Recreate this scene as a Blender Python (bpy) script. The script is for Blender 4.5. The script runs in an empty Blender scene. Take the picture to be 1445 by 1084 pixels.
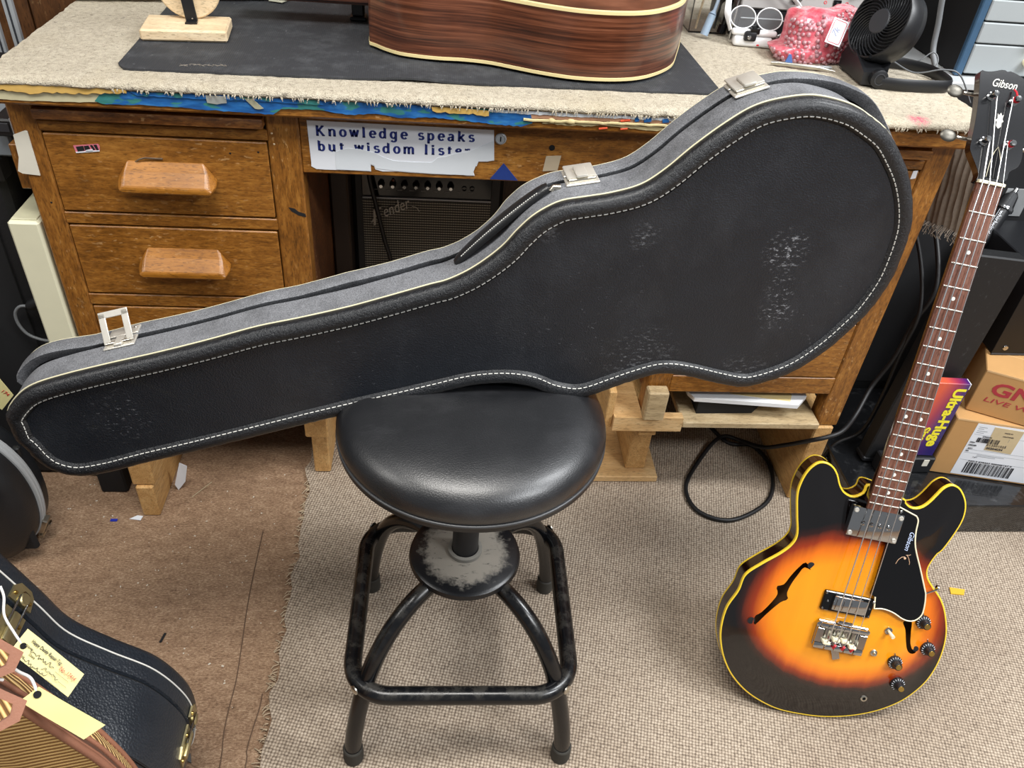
import bpy, bmesh, math, random
from mathutils import Vector, Matrix, noise
from mathutils.geometry import delaunay_2d_cdt, intersect_point_line

# ------------------------------------------------------------------ camera, world, lights, exposure
SC = bpy.context.scene
COL = SC.collection
PI = math.pi
R = math.radians
random.seed(7)

def make_camera():
    f, yaw, pitch, roll = 1147.0, 0.1233, 0.6749, 0.0946
    fw = Vector((math.sin(yaw)*math.cos(pitch), math.cos(yaw)*math.cos(pitch), -math.sin(pitch)))
    r = Vector((math.cos(yaw), -math.sin(yaw), 0)); u = r.cross(fw)
    c, s = math.cos(roll), math.sin(roll)
    r2 = c*r + s*u; u2 = -s*r + c*u
    cam = bpy.data.cameras.new('camera'); cam.sensor_width = 36.0; cam.lens = f/1445*36.0
    cam.clip_start = 0.02; cam.clip_end = 50
    o = bpy.data.objects.new('camera', cam); COL.objects.link(o)
    m = Matrix((r2, u2, -fw)).transposed().to_4x4(); m.translation = (0.6659, -1.2904, 1.3795)
    o.matrix_world = m; SC.camera = o
make_camera()

W = bpy.data.worlds.new('world'); SC.world = W; W.use_nodes = True
W.node_tree.nodes['Background'].inputs[0].default_value = (0.93, 0.96, 1.0, 1)
W.node_tree.nodes['Background'].inputs[1].default_value = 0.24

def area(name, loc, size, power, col=(1, 1, 1), target=None, rot=None):
    l = bpy.data.lights.new(name, 'AREA'); l.shape = 'RECTANGLE'; l.size, l.size_y = size; l.energy = power; l.color = col
    o = bpy.data.objects.new(name, l); COL.objects.link(o); o.location = loc
    if target is not None:
        o.rotation_euler = (Vector(target)-Vector(loc)).to_track_quat('-Z', 'Y').to_euler()
    return o
area('ceiling_lamp', (0.5, -0.9, 2.65), (1.2, 0.6), 44, (1.0, 0.97, 0.92))
area('ceiling_lamp', (-1.6, -1.0, 2.65), (1.2, 0.6), 30, (1.0, 0.97, 0.92))
area('ceiling_lamp', (2.7, -0.66, 2.65), (1.2, 0.34), 62, (0.96, 0.98, 1.0))
area('ceiling_lamp', (2.7, -2.05, 2.65), (1.2, 0.45), 70, (0.96, 0.98, 1.0))
area('desk_lamp', (1.75, 0.12, 1.75), (0.22, 0.16), 3.2, (0.97, 0.98, 1.0), target=(1.45, 0.15, 0.93))

SC.view_settings.view_transform = 'Standard'
SC.view_settings.look = 'None'
SC.view_settings.exposure = 0.12
SC.view_settings.gamma = 1.0
SC.view_settings.use_curve_mapping = False

# ------------------------------------------------------------------ mesh helpers
ROOT_LOC = {}

def attach(o, parent):
    if parent is None: return
    o.parent = parent
    if parent.name in ROOT_LOC:                         # an Empty: children are built in world coordinates unless local
        L = ROOT_LOC[parent.name]
        if L is not None: o.matrix_parent_inverse = Matrix.Translation(-L)

class MB:
    """collects shapes and links them as ONE mesh object"""
    def __init__(s): s.v = []; s.f = []
    def add(s, vs, fs):
        k = len(s.v); s.v += [tuple(x) for x in vs]; s.f += [tuple(i+k for i in f) for f in fs]; return s
    def box(s, lo, hi, bev=0.0, mat=None, seg=1):
        bm = bmesh.new(); bmesh.ops.create_cube(bm, size=1)
        lo, hi = Vector(lo), Vector(hi); c = (lo+hi)/2; d = hi-lo
        for v in bm.verts: v.co = Vector((v.co.x*d.x, v.co.y*d.y, v.co.z*d.z))+c
        if bev > 0: bmesh.ops.bevel(bm, geom=bm.edges[:], offset=min(bev, min(d)*.49), segments=seg, affect='EDGES', profile=.5)
        bm.verts.index_update()
        vs = [v.co.copy() for v in bm.verts]; fs = [[v.index for v in f.verts] for f in bm.faces]; bm.free()
        if mat is not None: vs = [mat @ v for v in vs]
        return s.add(vs, fs)
    def obox(s, c, size, rot=(0, 0, 0), bev=0.0, seg=1):
        from mathutils import Euler
        m = Matrix.Translation(Vector(c)) @ Euler(rot).to_matrix().to_4x4()
        h = Vector(size)/2
        return s.box(-h, h, bev, m, seg)
    def tube(s, pts, r, n=8, closed=False, cap=True, flat=1.0, up=None):
        pts = [Vector(p) for p in pts]; N = len(pts)
        rs = r if isinstance(r, (list, tuple)) else [r]*N
        T = []
        for i in range(N):
            a = pts[(i-1) % N] if (closed or i > 0) else pts[i]
            b = pts[(i+1) % N] if (closed or i < N-1) else pts[i]
            T.append((b-a).normalized())
        ref = Vector(up) if up is not None else (Vector((0, 0, 1)) if abs(T[0].z) < .9 else Vector((1, 0, 0)))
        nrm = (ref-T[0]*ref.dot(T[0])).normalized()
        vs, fs = [], []
        for i in range(N):
            base = Vector(up) if up is not None else nrm
            nrm = (base-T[i]*base.dot(T[i])).normalized(); b = T[i].cross(nrm)
            for k in range(n):
                a = 2*PI*k/n
                vs.append(pts[i]+nrm*(math.cos(a)*rs[i]*flat)+b*(math.sin(a)*rs[i]))
        M = N if closed else N-1
        for i in range(M):
            j = (i+1) % N
            for k in range(n):
                fs.append((i*n+k, i*n+(k+1) % n, j*n+(k+1) % n, j*n+k))
        if cap and not closed:
            fs.append(tuple(reversed(range(n)))); fs.append(tuple((N-1)*n+k for k in range(n)))
        return s.add(vs, fs)
    def cyl(s, p0, p1, r0, r1=None, n=16):
        return s.tube([p0, p1], [r0, r0 if r1 is None else r1], n)
    def lathe(s, prof, c=(0, 0, 0), axis=(0, 0, 1), n=32, cap=True):
        q = Vector((0, 0, 1)).rotation_difference(Vector(axis).normalized()).to_matrix()
        c = Vector(c); vs, fs = [], []
        for r_, z in prof:
            for k in range(n):
                a = 2*PI*k/n; vs.append(c+q @ Vector((r_*math.cos(a), r_*math.sin(a), z)))
        for i in range(len(prof)-1):
            for k in range(n):
                fs.append((i*n+k, i*n+(k+1) % n, (i+1)*n+(k+1) % n, (i+1)*n+k))
        if cap:
            if prof[0][0] > 1e-5: fs.append(tuple(reversed(range(n))))
            if prof[-1][0] > 1e-5: fs.append(tuple((len(prof)-1)*n+k for k in range(n)))
        return s.add(vs, fs)
    def sphere(s, c, r, n=12, m=8, sc=(1, 1, 1)):
        prof = [(max(1e-6, math.sin(PI*i/m)), -math.cos(PI*i/m)) for i in range(m+1)]
        vs, fs = [], []
        for rr, z in prof:
            for k in range(n):
                a = 2*PI*k/n; vs.append(Vector(c)+Vector((r*sc[0]*rr*math.cos(a), r*sc[1]*rr*math.sin(a), r*sc[2]*z)))
        for i in range(m):
            for k in range(n): fs.append((i*n+k, i*n+(k+1) % n, (i+1)*n+(k+1) % n, (i+1)*n+k))
        return s.add(vs, fs)
    def rings(s, rings, closed=True, capa=False, capb=False):
        n = len(rings[0]); vs = [p for r_ in rings for p in r_]; fs = []
        for i in range(len(rings)-1):
            for k in range(n if closed else n-1):
                fs.append((i*n+k, i*n+(k+1) % n, (i+1)*n+(k+1) % n, (i+1)*n+k))
        if capa: fs.append(tuple(reversed(range(n))))
        if capb: fs.append(tuple((len(rings)-1)*n+k for k in range(n)))
        return s.add(vs, fs)
    def prism(s, poly, f0, f1):
        """poly: 2D points; f0, f1 map (x, y) to 3D on the two faces"""
        a = [f0(*p) for p in poly]; b = [f1(*p) for p in poly]; n = len(poly)
        s.rings([a, b])
        k = len(s.v)-2*n
        tri = fill2d(poly)
        s.f += [tuple(k+i for i in reversed(t)) for t in tri]+[tuple(k+n+i for i in t) for t in tri]
        return s
    def build(s, name, mat, parent=None, smooth=35, kind=None, label=None):
        me = bpy.data.meshes.new(name); me.from_pydata(s.v, [], s.f)
        bm = bmesh.new(); bm.from_mesh(me)
        bmesh.ops.recalc_face_normals(bm, faces=bm.faces[:])
        bm.to_mesh(me); bm.free()
        if smooth is not None:
            me.shade_smooth(); me.set_sharp_from_angle(angle=R(smooth))
        o = bpy.data.objects.new(name, me); COL.objects.link(o)
        if mat is not None: me.materials.append(mat)
        attach(o, parent)
        if kind: o['kind'] = kind
        if label: o['label'] = label
        return o

def area2(p): return sum(p[i][0]*p[(i+1) % len(p)][1]-p[(i+1) % len(p)][0]*p[i][1] for i in range(len(p)))/2

def fill2d(poly):
    from mathutils.geometry import tessellate_polygon
    t = tessellate_polygon([[Vector((p[0], p[1], 0)) for p in poly]])
    sg = 1 if area2(poly) > 0 else -1
    out = []
    for a, b, c in t:
        ar = (poly[b][0]-poly[a][0])*(poly[c][1]-poly[a][1])-(poly[c][0]-poly[a][0])*(poly[b][1]-poly[a][1])
        out.append((a, b, c) if ar > 0 else (a, c, b))
    return out

def inside(p, poly):
    x, y = p; c = False; n = len(poly); j = n-1
    for i in range(n):
        xi, yi = poly[i]; xj, yj = poly[j]
        if (yi > y) != (yj > y) and x < (xj-xi)*(y-yi)/(yj-yi)+xi: c = not c
        j = i
    return c

def spline(pts, n, closed=True):
    """Catmull-Rom through the points, resampled to n evenly spaced ones"""
    P = [Vector(p) for p in pts]; N = len(P); dense = []
    segs = N if closed else N-1
    for i in range(segs):
        p0 = P[(i-1) % N] if closed or i > 0 else P[i]
        p1 = P[i]; p2 = P[(i+1) % N]
        p3 = P[(i+2) % N] if closed or i < N-2 else p2
        for k in range(12):
            t = k/12
            dense.append(0.5*((2*p1)+(p2-p0)*t+(2*p0-5*p1+4*p2-p3)*t*t+(3*p1-p0-3*p2+p3)*t**3))
    if not closed: dense.append(P[-1])
    D = dense+([dense[0]] if closed else [])
    L = [0]
    for a, b in zip(D, D[1:]): L.append(L[-1]+(b-a).length)
    out = []; j = 0; m = n if closed else n-1
    for i in range(n):
        s_ = L[-1]*i/m
        while j < len(L)-2 and L[j+1] < s_: j += 1
        t = (s_-L[j])/max(1e-9, L[j+1]-L[j]); out.append(D[j].lerp(D[j+1], min(1, t)))
    return out

def normals2(P):
    n = len(P); sg = 1 if area2(P) > 0 else -1; out = []
    for i in range(n):
        a, b = P[i-1], P[(i+1) % n]; d = Vector((b[0]-a[0], b[1]-a[1])).normalized()
        out.append(Vector((d.y, -d.x))*sg)               # outward
    return out

def inset(P, N, d): return [Vector((p[0], p[1]))-n_*d for p, n_ in zip(P, N)]

def dist_poly(p, poly):
    best = 9; px, py = p
    for i in range(len(poly)):
        ax, ay = poly[i-1]; bx, by = poly[i]; dx, dy = bx-ax, by-ay
        t = max(0, min(1, ((px-ax)*dx+(py-ay)*dy)/(dx*dx+dy*dy+1e-12)))
        best = min(best, (px-ax-t*dx)**2+(py-ay-t*dy)**2)
    return math.sqrt(best)

def cdt_face(outer, holes, step):
    """triangulated face with interior points; returns 2D verts and faces, holes left open"""
    vs = [Vector(p[:2]) for p in outer]; ed = [(i, (i+1) % len(outer)) for i in range(len(outer))]
    for h in holes:
        k = len(vs); vs += [Vector(p[:2]) for p in h]; ed += [(k+i, k+(i+1) % len(h)) for i in range(len(h))]
    xs = [p[0] for p in outer]; ys = [p[1] for p in outer]
    y = min(ys)+step/2; row = 0
    while y < max(ys):
        x = min(xs)+(step/2 if row % 2 else 0)
        while x < max(xs):
            if inside((x, y), outer) and dist_poly((x, y), outer) > step*.5 and all(not inside((x, y), h) and dist_poly((x, y), h) > step*.4 for h in holes):
                vs.append(Vector((x, y)))
            x += step
        y += step*.866; row += 1
    V, E_, F, *_ = delaunay_2d_cdt(vs, ed, [], 1, 1e-6)
    keep = []
    for f in F:
        c = sum((V[i] for i in f), Vector((0, 0)))/len(f)
        if inside(c, outer) and not any(inside(c, h) for h in holes): keep.append(tuple(f))
    return V, keep

# ------------------------------------------------------------------ scene-tree helpers
def thing(name, label, cat, loc=(0, 0, 0), group=None, local=None):
    o = bpy.data.objects.new(name, None); COL.objects.link(o); o.empty_display_size = .05
    if local is not None: o.matrix_world = local; ROOT_LOC[o.name] = None
    else: o.location = loc; ROOT_LOC[o.name] = Vector(loc)
    o['label'] = label; o['category'] = cat
    if group: o['group'] = group
    return o

def tag(o, label, cat, group=None):
    o['label'] = label; o['category'] = cat
    if group: o['group'] = group
    return o

def struct(o): o['kind'] = 'structure'; return o

# ------------------------------------------------------------------ materials
class NT:
    def __init__(s, name):
        s.m = bpy.data.materials.new(name); s.m.use_nodes = True; s.t = s.m.node_tree
        s.b = s.t.nodes['Principled BSDF']; s.tc = s.t.nodes.new('ShaderNodeTexCoord'); s.P = s.tc.outputs['Object']
    def n(s, typ, ins=None, **props):
        nd = s.t.nodes.new('ShaderNode'+typ)
        for k, v_ in props.items(): setattr(nd, k, v_)
        for k, v_ in (ins or {}).items(): s.set(nd.inputs[k], v_)
        return nd
    def set(s, sock, v_):
        if isinstance(v_, bpy.types.NodeSocket): s.t.links.new(v_, sock)
        elif isinstance(v_, (tuple, list)) and len(v_) == 3 and sock.type == 'RGBA': sock.default_value = (*v_, 1)
        else: sock.default_value = v_
    def map(s, scale=(1, 1, 1), rot=(0, 0, 0), loc=(0, 0, 0)):
        return s.n('Mapping', {'Vector': s.P, 'Scale': scale, 'Rotation': rot, 'Location': loc}).outputs[0]
    def noise(s, scale, vec=None, detail=4, rough=.55, dist=0):
        return s.n('TexNoise', {'Vector': vec or s.P, 'Scale': scale, 'Detail': detail, 'Roughness': rough, 'Distortion': dist}).outputs['Fac']
    def ramp(s, fac, stops, interp='LINEAR'):
        nd = s.n('ValToRGB', {'Fac': fac}); cr = nd.color_ramp; cr.interpolation = interp
        while len(cr.elements) < len(stops): cr.elements.new(.5)
        for e, (p, c) in zip(cr.elements, stops):
            e.position = p; e.color = (*c, 1) if isinstance(c, (tuple, list)) else (c, c, c, 1)
        return nd.outputs[0]
    def mix(s, fac, a, b, mode='MIX'):
        nd = s.n('Mix', data_type='RGBA', blend_type=mode)
        s.set(nd.inputs['Factor'], fac); s.set(nd.inputs[6], a); s.set(nd.inputs[7], b)
        return nd.outputs[2]
    def math(s, op, a, b=0.0, clamp=False):
        nd = s.n('Math', operation=op, use_clamp=clamp); s.set(nd.inputs[0], a); s.set(nd.inputs[1], b); return nd.outputs[0]
    def bump(s, h, strength=.3, dist=.001, prev=None):
        ins = {'Height': h, 'Strength': strength, 'Distance': dist}
        if prev is not None: ins['Normal'] = prev
        return s.n('Bump', ins).outputs[0]
    def out(s, col=None, rough=None, metal=None, normal=None, **kw):
        if col is not None: s.set(s.b.inputs['Base Color'], col)
        if rough is not None: s.set(s.b.inputs['Roughness'], rough)
        if metal is not None: s.set(s.b.inputs['Metallic'], metal)
        if normal is not None: s.set(s.b.inputs['Normal'], normal)
        for k, v_ in kw.items(): s.set(s.b.inputs[k.replace('_', ' ')], v_)
        return s.m

def hexc(h):
    c = [int(h[i:i+2], 16)/255 for i in (0, 2, 4)]
    return tuple(x/12.92 if x <= .04045 else ((x+.055)/1.055)**2.4 for x in c)

def plain(name, h, rough=.5, metal=0.0, var=.12, scale=40, bump=0, bscale=400, **kw):
    t = NT(name); c = hexc(h)
    f = t.noise(scale)
    col = t.mix(f, tuple(x*(1-var) for x in c), tuple(min(1, x*(1+var)) for x in c))
    nrm = t.bump(t.noise(bscale, detail=3), bump, .0006) if bump else None
    return t.out(col, rough, metal, nrm, **kw)

def wood(name, dark, mid, light, axis='x', k=1.0, rough=.45, wear=.5, coat=0.15):
    t = NT(name)
    sc = {'x': (.14, 1, 1), 'y': (1, .14, 1), 'z': (1, 1, .14)}[axis]
    sc = tuple(a*k for a in sc)
    v1 = t.map(sc)
    g = t.noise(70, v1, 6, .66, .5)
    blot = t.noise(7, None, 3)
    fleck = t.noise(170, t.map(tuple(a*(2.2 if a < .5*k else 1) for a in sc)), 3, .7)
    f = t.math('ADD', t.math('ADD', t.math('MULTIPLY', g, .55), t.math('MULTIPLY', blot, .38)), t.math('MULTIPLY', t.math('SUBTRACT', fleck, .5), .55*min(1, wear*2)))
    f = t.math('ADD', f, .06)
    col = t.ramp(f, [(.34, hexc(dark)), (.52, hexc(mid)), (.72, hexc(light))])
    pores = t.noise(420, t.map(tuple(a*(1.3 if a < .5*k else 1) for a in sc)), 2)
    col = t.mix(t.ramp(pores, [(.34, .6), (.45, 0.0)]), col, tuple(x*.55 for x in hexc(dark)))
    if wear:
        w1 = t.ramp(t.noise(190, t.map((sc[0]*.6+.3, 1, sc[2]*.6+.3), rot=(.3, .5, .2)), 2), [(.63, 0.0), (.69, 1.0)])
        w2 = t.ramp(t.noise(9, None, 2), [(.42, 0.0), (.62, 1.0)])
        col = t.mix(t.math('MULTIPLY', t.math('MULTIPLY', w1, w2), wear), col, hexc('d9b07a'))
        d2 = t.ramp(t.noise(17, None, 5, .7), [(.60, 0.0), (.70, 1.0)])
        col = t.mix(t.math('MULTIPLY', d2, wear*.7), col, tuple(x*.4 for x in hexc(dark)))
    nrm = t.bump(g, .12, .0008, t.bump(pores, .15, .0005))
    rr = t.math('ADD', t.math('MULTIPLY', blot, .3), rough-.15)
    return t.out(col, rr, 0, nrm, Coat_Weight=coat, Coat_Roughness=.25)

def leather(name, h, rough=.42, grain=420, strength=.45, dust=0.0, dusth='8d8d8c', dscale=30):
    t = NT(name); c = hexc(h)
    vor = t.n('TexVoronoi', {'Vector': t.P, 'Scale': grain, 'Randomness': 1.0}, feature='F1').outputs['Distance']
    nz = t.noise(grain*1.6, detail=2)
    hh = t.math('ADD', t.math('MULTIPLY', vor, .8), t.math('MULTIPLY', nz, .4))
    var = t.noise(18, detail=5, rough=.65)
    col = t.mix(var, tuple(x*.75 for x in c), tuple(x*1.3 for x in c))
    if dust:
        d = t.ramp(t.noise(dscale, detail=7, rough=.75), [(.30, .35), (.58, 1.0)])
        sp = t.ramp(t.noise(700, detail=2), [(.36, .35), (.62, 1.0)])
        col = t.mix(t.math('MULTIPLY', t.math('MULTIPLY', d, sp), dust), col, hexc(dusth))
    rr = t.math('ADD', t.math('MULTIPLY', var, .25), rough-.1)
    return t, col, rr, t.bump(hh, strength, .0006)

MAT = {}
def mk(k, f, *a, **kw): MAT[k] = f(k, *a, **kw); return MAT[k]
mk('oak_x', wood, '5f390f', '8d5a1f', 'b27c36', 'x')
mk('oak_z', wood, '5c3810', '88561d', 'ad7834', 'z')
mk('oak_slide', wood, '452710', '6e421c', '94622f', 'x')
mk('oak_dark', wood, '3c210c', '61381a', '86532a', 'x', 1, .5, .5)
mk('oak_y', wood, '3a220e', '5a3415', '7a4a20', 'y')
mk('oak_handle', wood, '6e4110', '98621f', 'b67a32', 'x', 1.2, .38, .15, .25)
mk('pine_x', wood, 'b58a55', 'd0a873', 'e2c493', 'x', 1, .65, .12, 0)
mk('pine_y', wood, 'a97c46', 'c69a60', 'd9b57d', 'y', 1, .65, .12, 0)
mk('pine_z', wood, 'a97c46', 'c49a62', 'dab981', 'z', 1, .65, .12, 0)
mk('pine_grey', wood, '97815c', 'b7a07a', 'd2c09c', 'x', 1.3, .7, .1, 0)
mk('pale_wood', wood, 'cbb08a', 'ddc5a0', 'ecd9b8', 'x', 1.2, .6, .0, 0)
mk('panel_wood', wood, '3e2613', '5f3c1f', '7d5431', 'z', .8, .5, .15)
def rose(name):
    t = NT(name)
    a = t.noise(16, t.map((.12, .12, 10.0)), 5, .62, .3); b = t.noise(60, t.map((.2, .2, 6.0)), 3, .65); c = t.noise(6, None, 3)
    f = t.math('ADD', t.math('ADD', t.math('MULTIPLY', a, .62), t.math('MULTIPLY', b, .28)), t.math('MULTIPLY', c, .14))
    col = t.ramp(f, [(.36, hexc('1f0e09')), (.47, hexc('4a2718')), (.56, hexc('6b3d28')), (.66, hexc('8a5840'))])
    return t.out(col, .3, 0, None, Coat_Weight=.5, Coat_Roughness=.15)
mk('rosewood', rose)
mk('fret_rosewood', wood, '43251a', '6b4233', '8d6350', 'y', 1.5, .5, .0, 0)
mk('chrome', plain, 'b9babb', .10, 1.0, .03)
mk('nickel', plain, 'c9c4b8', .3, 1.0, .12, 90)
mk('worn_nickel', plain, 'd8d4ca', .42, .6, .12, 60)
mk('old_nickel', plain, '5c5952', .4, .8, .25, 90)
mk('logo_silver', plain, 'b9b4a8', .4)
mk('gold', plain, 'c8a85c', .3, 1.0, .1)
mk('brass_old', plain, 'bdb188', .34, .9, .25, 60)
mk('steel_string', plain, 'cfcfcf', .25, .9, .05)
mk('black_gloss', plain, '0a0a0c', .12, 0, .1)
mk('black_plastic', plain, '17181b', .42, 0, .15, bump=.15)
mk('black_matte', plain, '101114', .8, 0, .2)
mk('dark_void', plain, '0b0b0d', .9, 0, .2)
mk('grey_dark', plain, '33353a', .5, 0, .1)
mk('white_plastic', plain, 'eef0f2', .3, 0, .02)
mk('cream', plain, 'dcd9bd', .5, 0, .06, 20)
mk('cream_thread', plain, 'd6cfae', .7, 0, .1)
mk('white_thread', plain, 'd2d1cb', .7, 0, .1)
mk('white_cotton', plain, 'eceae6', .8, 0, .05)
mk('paper_white', plain, 'dfe3ea', .7, 0, .03)
mk('paper_torn', plain, 'd3d9df', .8, 0, .04)
mk('paper_tag', plain, 'e9dfa0', .75, 0, .04, 30)
mk('paper_tag_plain', plain, 'd6d08d', .75, 0, .06, 30)
mk('masking', plain, 'd8d4c6', .7, 0, .06)
mk('tan_tape', plain, 'b9ab93', .7, 0, .12)
mk('navy', plain, '1b2b72', .6, 0, .05)
mk('felt_blue', plain, '16357f', .9, 0, .1, 200)
mk('ink', plain, '2a2a30', .7, 0, .05)
mk('ink_red', plain, 'c4463c', .7, 0, .05)
mk('red', plain, 'd3202f', .5, 0, .1)
mk('orange_red', plain, 'd8502a', .6, 0, .1)
mk('binding_yellow', plain, 'ecc733', .3, 0, .08, 60, Coat_Weight=.4)
mk('binding_cream', plain, 'ecd9a0', .35, 0, .06)
mk('ivory', plain, 'efe6c6', .4, 0, .06)
mk('pearl', plain, 'e8e6da', .25, 0, .1, 200)
mk('tape_dirty', plain, 'c9b98a', .8, 0, .25, 60)
mk('foam_yellow', plain, 'd2ab5c', .85, 0, .2, 90)
mk('cardboard', plain, 'b98d58', .8, 0, .08, 25, bump=.1, bscale=120)
mk('cardboard_edge', plain, 'cda877', .8, 0, .1, 40)
mk('rubber_black', plain, '141414', .7, 0, .15)
mk('rubber_foot', plain, '36342f', .8, 0, .3, 60)
mk('cord_black', plain, '121214', .5, 0, .1)
mk('cord_grey', plain, '6c6f72', .45, 0, .1)
mk('grey_metal', plain, 'a9adb0', .42, .1, .05, 15)
mk('grey_light', plain, '9aa0a2', .5, 0, .05, 12)
mk('blue_side', plain, '35536e', .5, 0, .25, 30)
mk('silver_panel', plain, '9a9794', .5, .6, .05)
mk('dust_grey', plain, '74716a', .9, 0, .2, 60)
mk('canvas', plain, 'bab9a6', .85, 0, .12, 60, bump=.3, bscale=300)
mk('brown_felt', plain, '85796c', .95, 0, .25, 150, bump=.6, bscale=300)
mk('tan_leather', plain, '95644d', .6, 0, .18, 60, bump=.5, bscale=500)
mk('tan_dark', plain, '5a3e30', .7, 0, .2, 60, bump=.3, bscale=500)
mk('purple', plain, '35236b', .4, 0, .1)
mk('yellow_print', plain, 'f1e534', .5, 0, .03)
mk('print_red', plain, 'a8323c', .6, 0, .05)
mk('yellow_scrap', plain, 'd8ac2a', .7, 0, .05)

def text(s, size, m, mat, parent, name='lettering', shear=0.0, width=None, extrude=.0003, spacing=1.0, bold=0.0, align='LEFT'):
    """flat lettering as a mesh; m maps the text plane (x right, y up) into the parent's space"""
    cu = bpy.data.curves.new(name, 'FONT'); cu.body = s; cu.size = size; cu.shear = shear; cu.extrude = extrude
    cu.space_character = spacing; cu.offset = bold; cu.resolution_u = 3; cu.align_x = align
    tmp = bpy.data.objects.new(name, cu); COL.objects.link(tmp)
    bpy.context.view_layer.update()
    me = bpy.data.meshes.new_from_object(tmp.evaluated_get(bpy.context.evaluated_depsgraph_get()))
    bpy.data.objects.remove(tmp); bpy.data.curves.remove(cu)
    xs = [v.co.x for v in me.vertices]
    k = width/(max(xs)-min(xs)) if width and xs else 1.0
    x0 = min(xs) if (xs and width) else 0
    for v in me.vertices: v.co = m @ Vector(((v.co.x-x0)*k, v.co.y, v.co.z))
    me.name = name; me.materials.clear(); me.materials.append(mat)
    o = bpy.data.objects.new(name, me); COL.objects.link(o); attach(o, parent)
    return o


# ------------------------------------------------------------------ measured outlines (metres)
CASE_O = [0.8018,-0.4199,0.668]
CASE_U = [0.9985,0.055,0]
CASE_W = [-0.0016,0.03,0.9996]
CASE_N = [0.0549,-0.998,0.03]
CASE_OUT = [(-0.669,-0.0011),(-0.6463,0.015),(-0.6087,0.0288),(-0.5536,0.0445),(-0.4881,0.0616),(-0.4229,0.0804),(-0.3607,0.1),(-0.3075,0.1125),(-0.2455,0.1286),(-0.1941,0.1447),(-0.143,0.1615),(-0.121,0.1681),(-0.0958,0.1813),(-0.0728,0.1983),(-0.052,0.2179),(-0.0369,0.2377),(-0.0189,0.2572),(0.0012,0.2711),(0.018,0.2783),(0.0428,0.2828),(0.0754,0.2889),(0.1092,0.2999),(0.136,0.3199),(0.165,0.3492),(0.1982,0.378),(0.2278,0.3979),(0.2618,0.4082),(0.2984,0.4117),(0.3419,0.4037),(0.3724,0.39),(0.3997,0.3735),(0.4214,0.3515),(0.4423,0.3259),(0.4595,0.2964),(0.4703,0.2705),(0.476,0.2478),(0.4785,0.2118),(0.4763,0.1713),(0.4629,0.1257),(0.4437,0.0918),(0.4184,0.0569),(0.3846,0.0246),(0.3458,0.005),(0.3092,-0.0039),(0.2706,0.0034),(0.2182,0.0178),(0.181,0.0223),(0.1467,0.0117),(0.1187,-0.0002),(0.0848,-0.0147),(0.0585,-0.0185),(0.0251,-0.0106),(-0.0023,0.003),(-0.0286,0.0093),(-0.0542,0.0102),(-0.0883,0.0061),(-0.1337,-0.0065),(-0.1754,-0.0181),(-0.2319,-0.0329),(-0.3027,-0.0523),(-0.3222,-0.0581),(-0.4492,-0.0951),(-0.5296,-0.1171),(-0.5754,-0.1312),(-0.6125,-0.139),(-0.6361,-0.1373),(-0.6596,-0.1248),(-0.6732,-0.1059),(-0.6825,-0.0824),(-0.6892,-0.0708),(-0.6903,-0.0462),(-0.6892,-0.027)]
CASE_LID = [(-0.6941,0.0139),(-0.6661,0.0115),(-0.5874,-0.0005),(-0.5281,0.0018),(-0.4408,0),(-0.3565,-0.0002),(-0.3163,0.0003),(-0.2492,0.0039),(-0.1902,0.0019),(-0.1389,0.0025),(-0.103,0.0008),(-0.0761,0.0005),(-0.0577,0.002),(-0.04,0.0043),(-0.0218,0.0035),(0.0004,0.001),(0.0275,-0.0004),(0.0632,-0.0015),(0.1063,-0.0056),(0.1429,-0.006),(0.1704,-0.0061),(0.2037,-0.002),(0.2268,-0.0017),(0.2635,0.0004),(0.3021,0.0033),(0.3437,0.0091),(0.3868,0.0177)]
BASS_O = [1.5103,-0.1809,0.8931]
BASS_M = [(0.9809,0.155,-0.1175),(-0.1709,0.3986,-0.9011),(-0.0928,0.9039,0.4175)]
BASS_OUT = [(-0.0186,-0.5083),(-0.0262,-0.5251),(-0.0397,-0.5346),(-0.0554,-0.5313),(-0.067,-0.5202),(-0.0778,-0.5014),(-0.0897,-0.4896),(-0.1037,-0.4853),(-0.117,-0.4889),(-0.1288,-0.5046),(-0.1349,-0.5269),(-0.135,-0.5519),(-0.125,-0.5888),(-0.1152,-0.6221),(-0.1185,-0.6416),(-0.133,-0.6619),(-0.1594,-0.6878),(-0.1819,-0.7148),(-0.1862,-0.747),(-0.1974,-0.7826),(-0.1976,-0.8204),(-0.1902,-0.8527),(-0.1733,-0.8877),(-0.1475,-0.919),(-0.1092,-0.9457),(-0.0575,-0.9631),(-0.0061,-0.9651),(0.0395,-0.9604),(0.0864,-0.9469),(0.1271,-0.9268),(0.1613,-0.8994),(0.1853,-0.8656),(0.1977,-0.8325),(0.2018,-0.7929),(0.1968,-0.7517),(0.1817,-0.7132),(0.1649,-0.6879),(0.1433,-0.6679),(0.1296,-0.6526),(0.1251,-0.6354),(0.1316,-0.6099),(0.1383,-0.5999),(0.147,-0.5735),(0.1535,-0.5459),(0.1539,-0.5254),(0.1493,-0.5079),(0.1414,-0.4949),(0.1309,-0.4843),(0.12,-0.4802),(0.111,-0.4817),(0.1018,-0.4904),(0.0954,-0.5027),(0.088,-0.5172),(0.0795,-0.5282),(0.069,-0.5335),(0.0583,-0.5327),(0.0495,-0.5271),(0.0433,-0.5211)]
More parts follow.
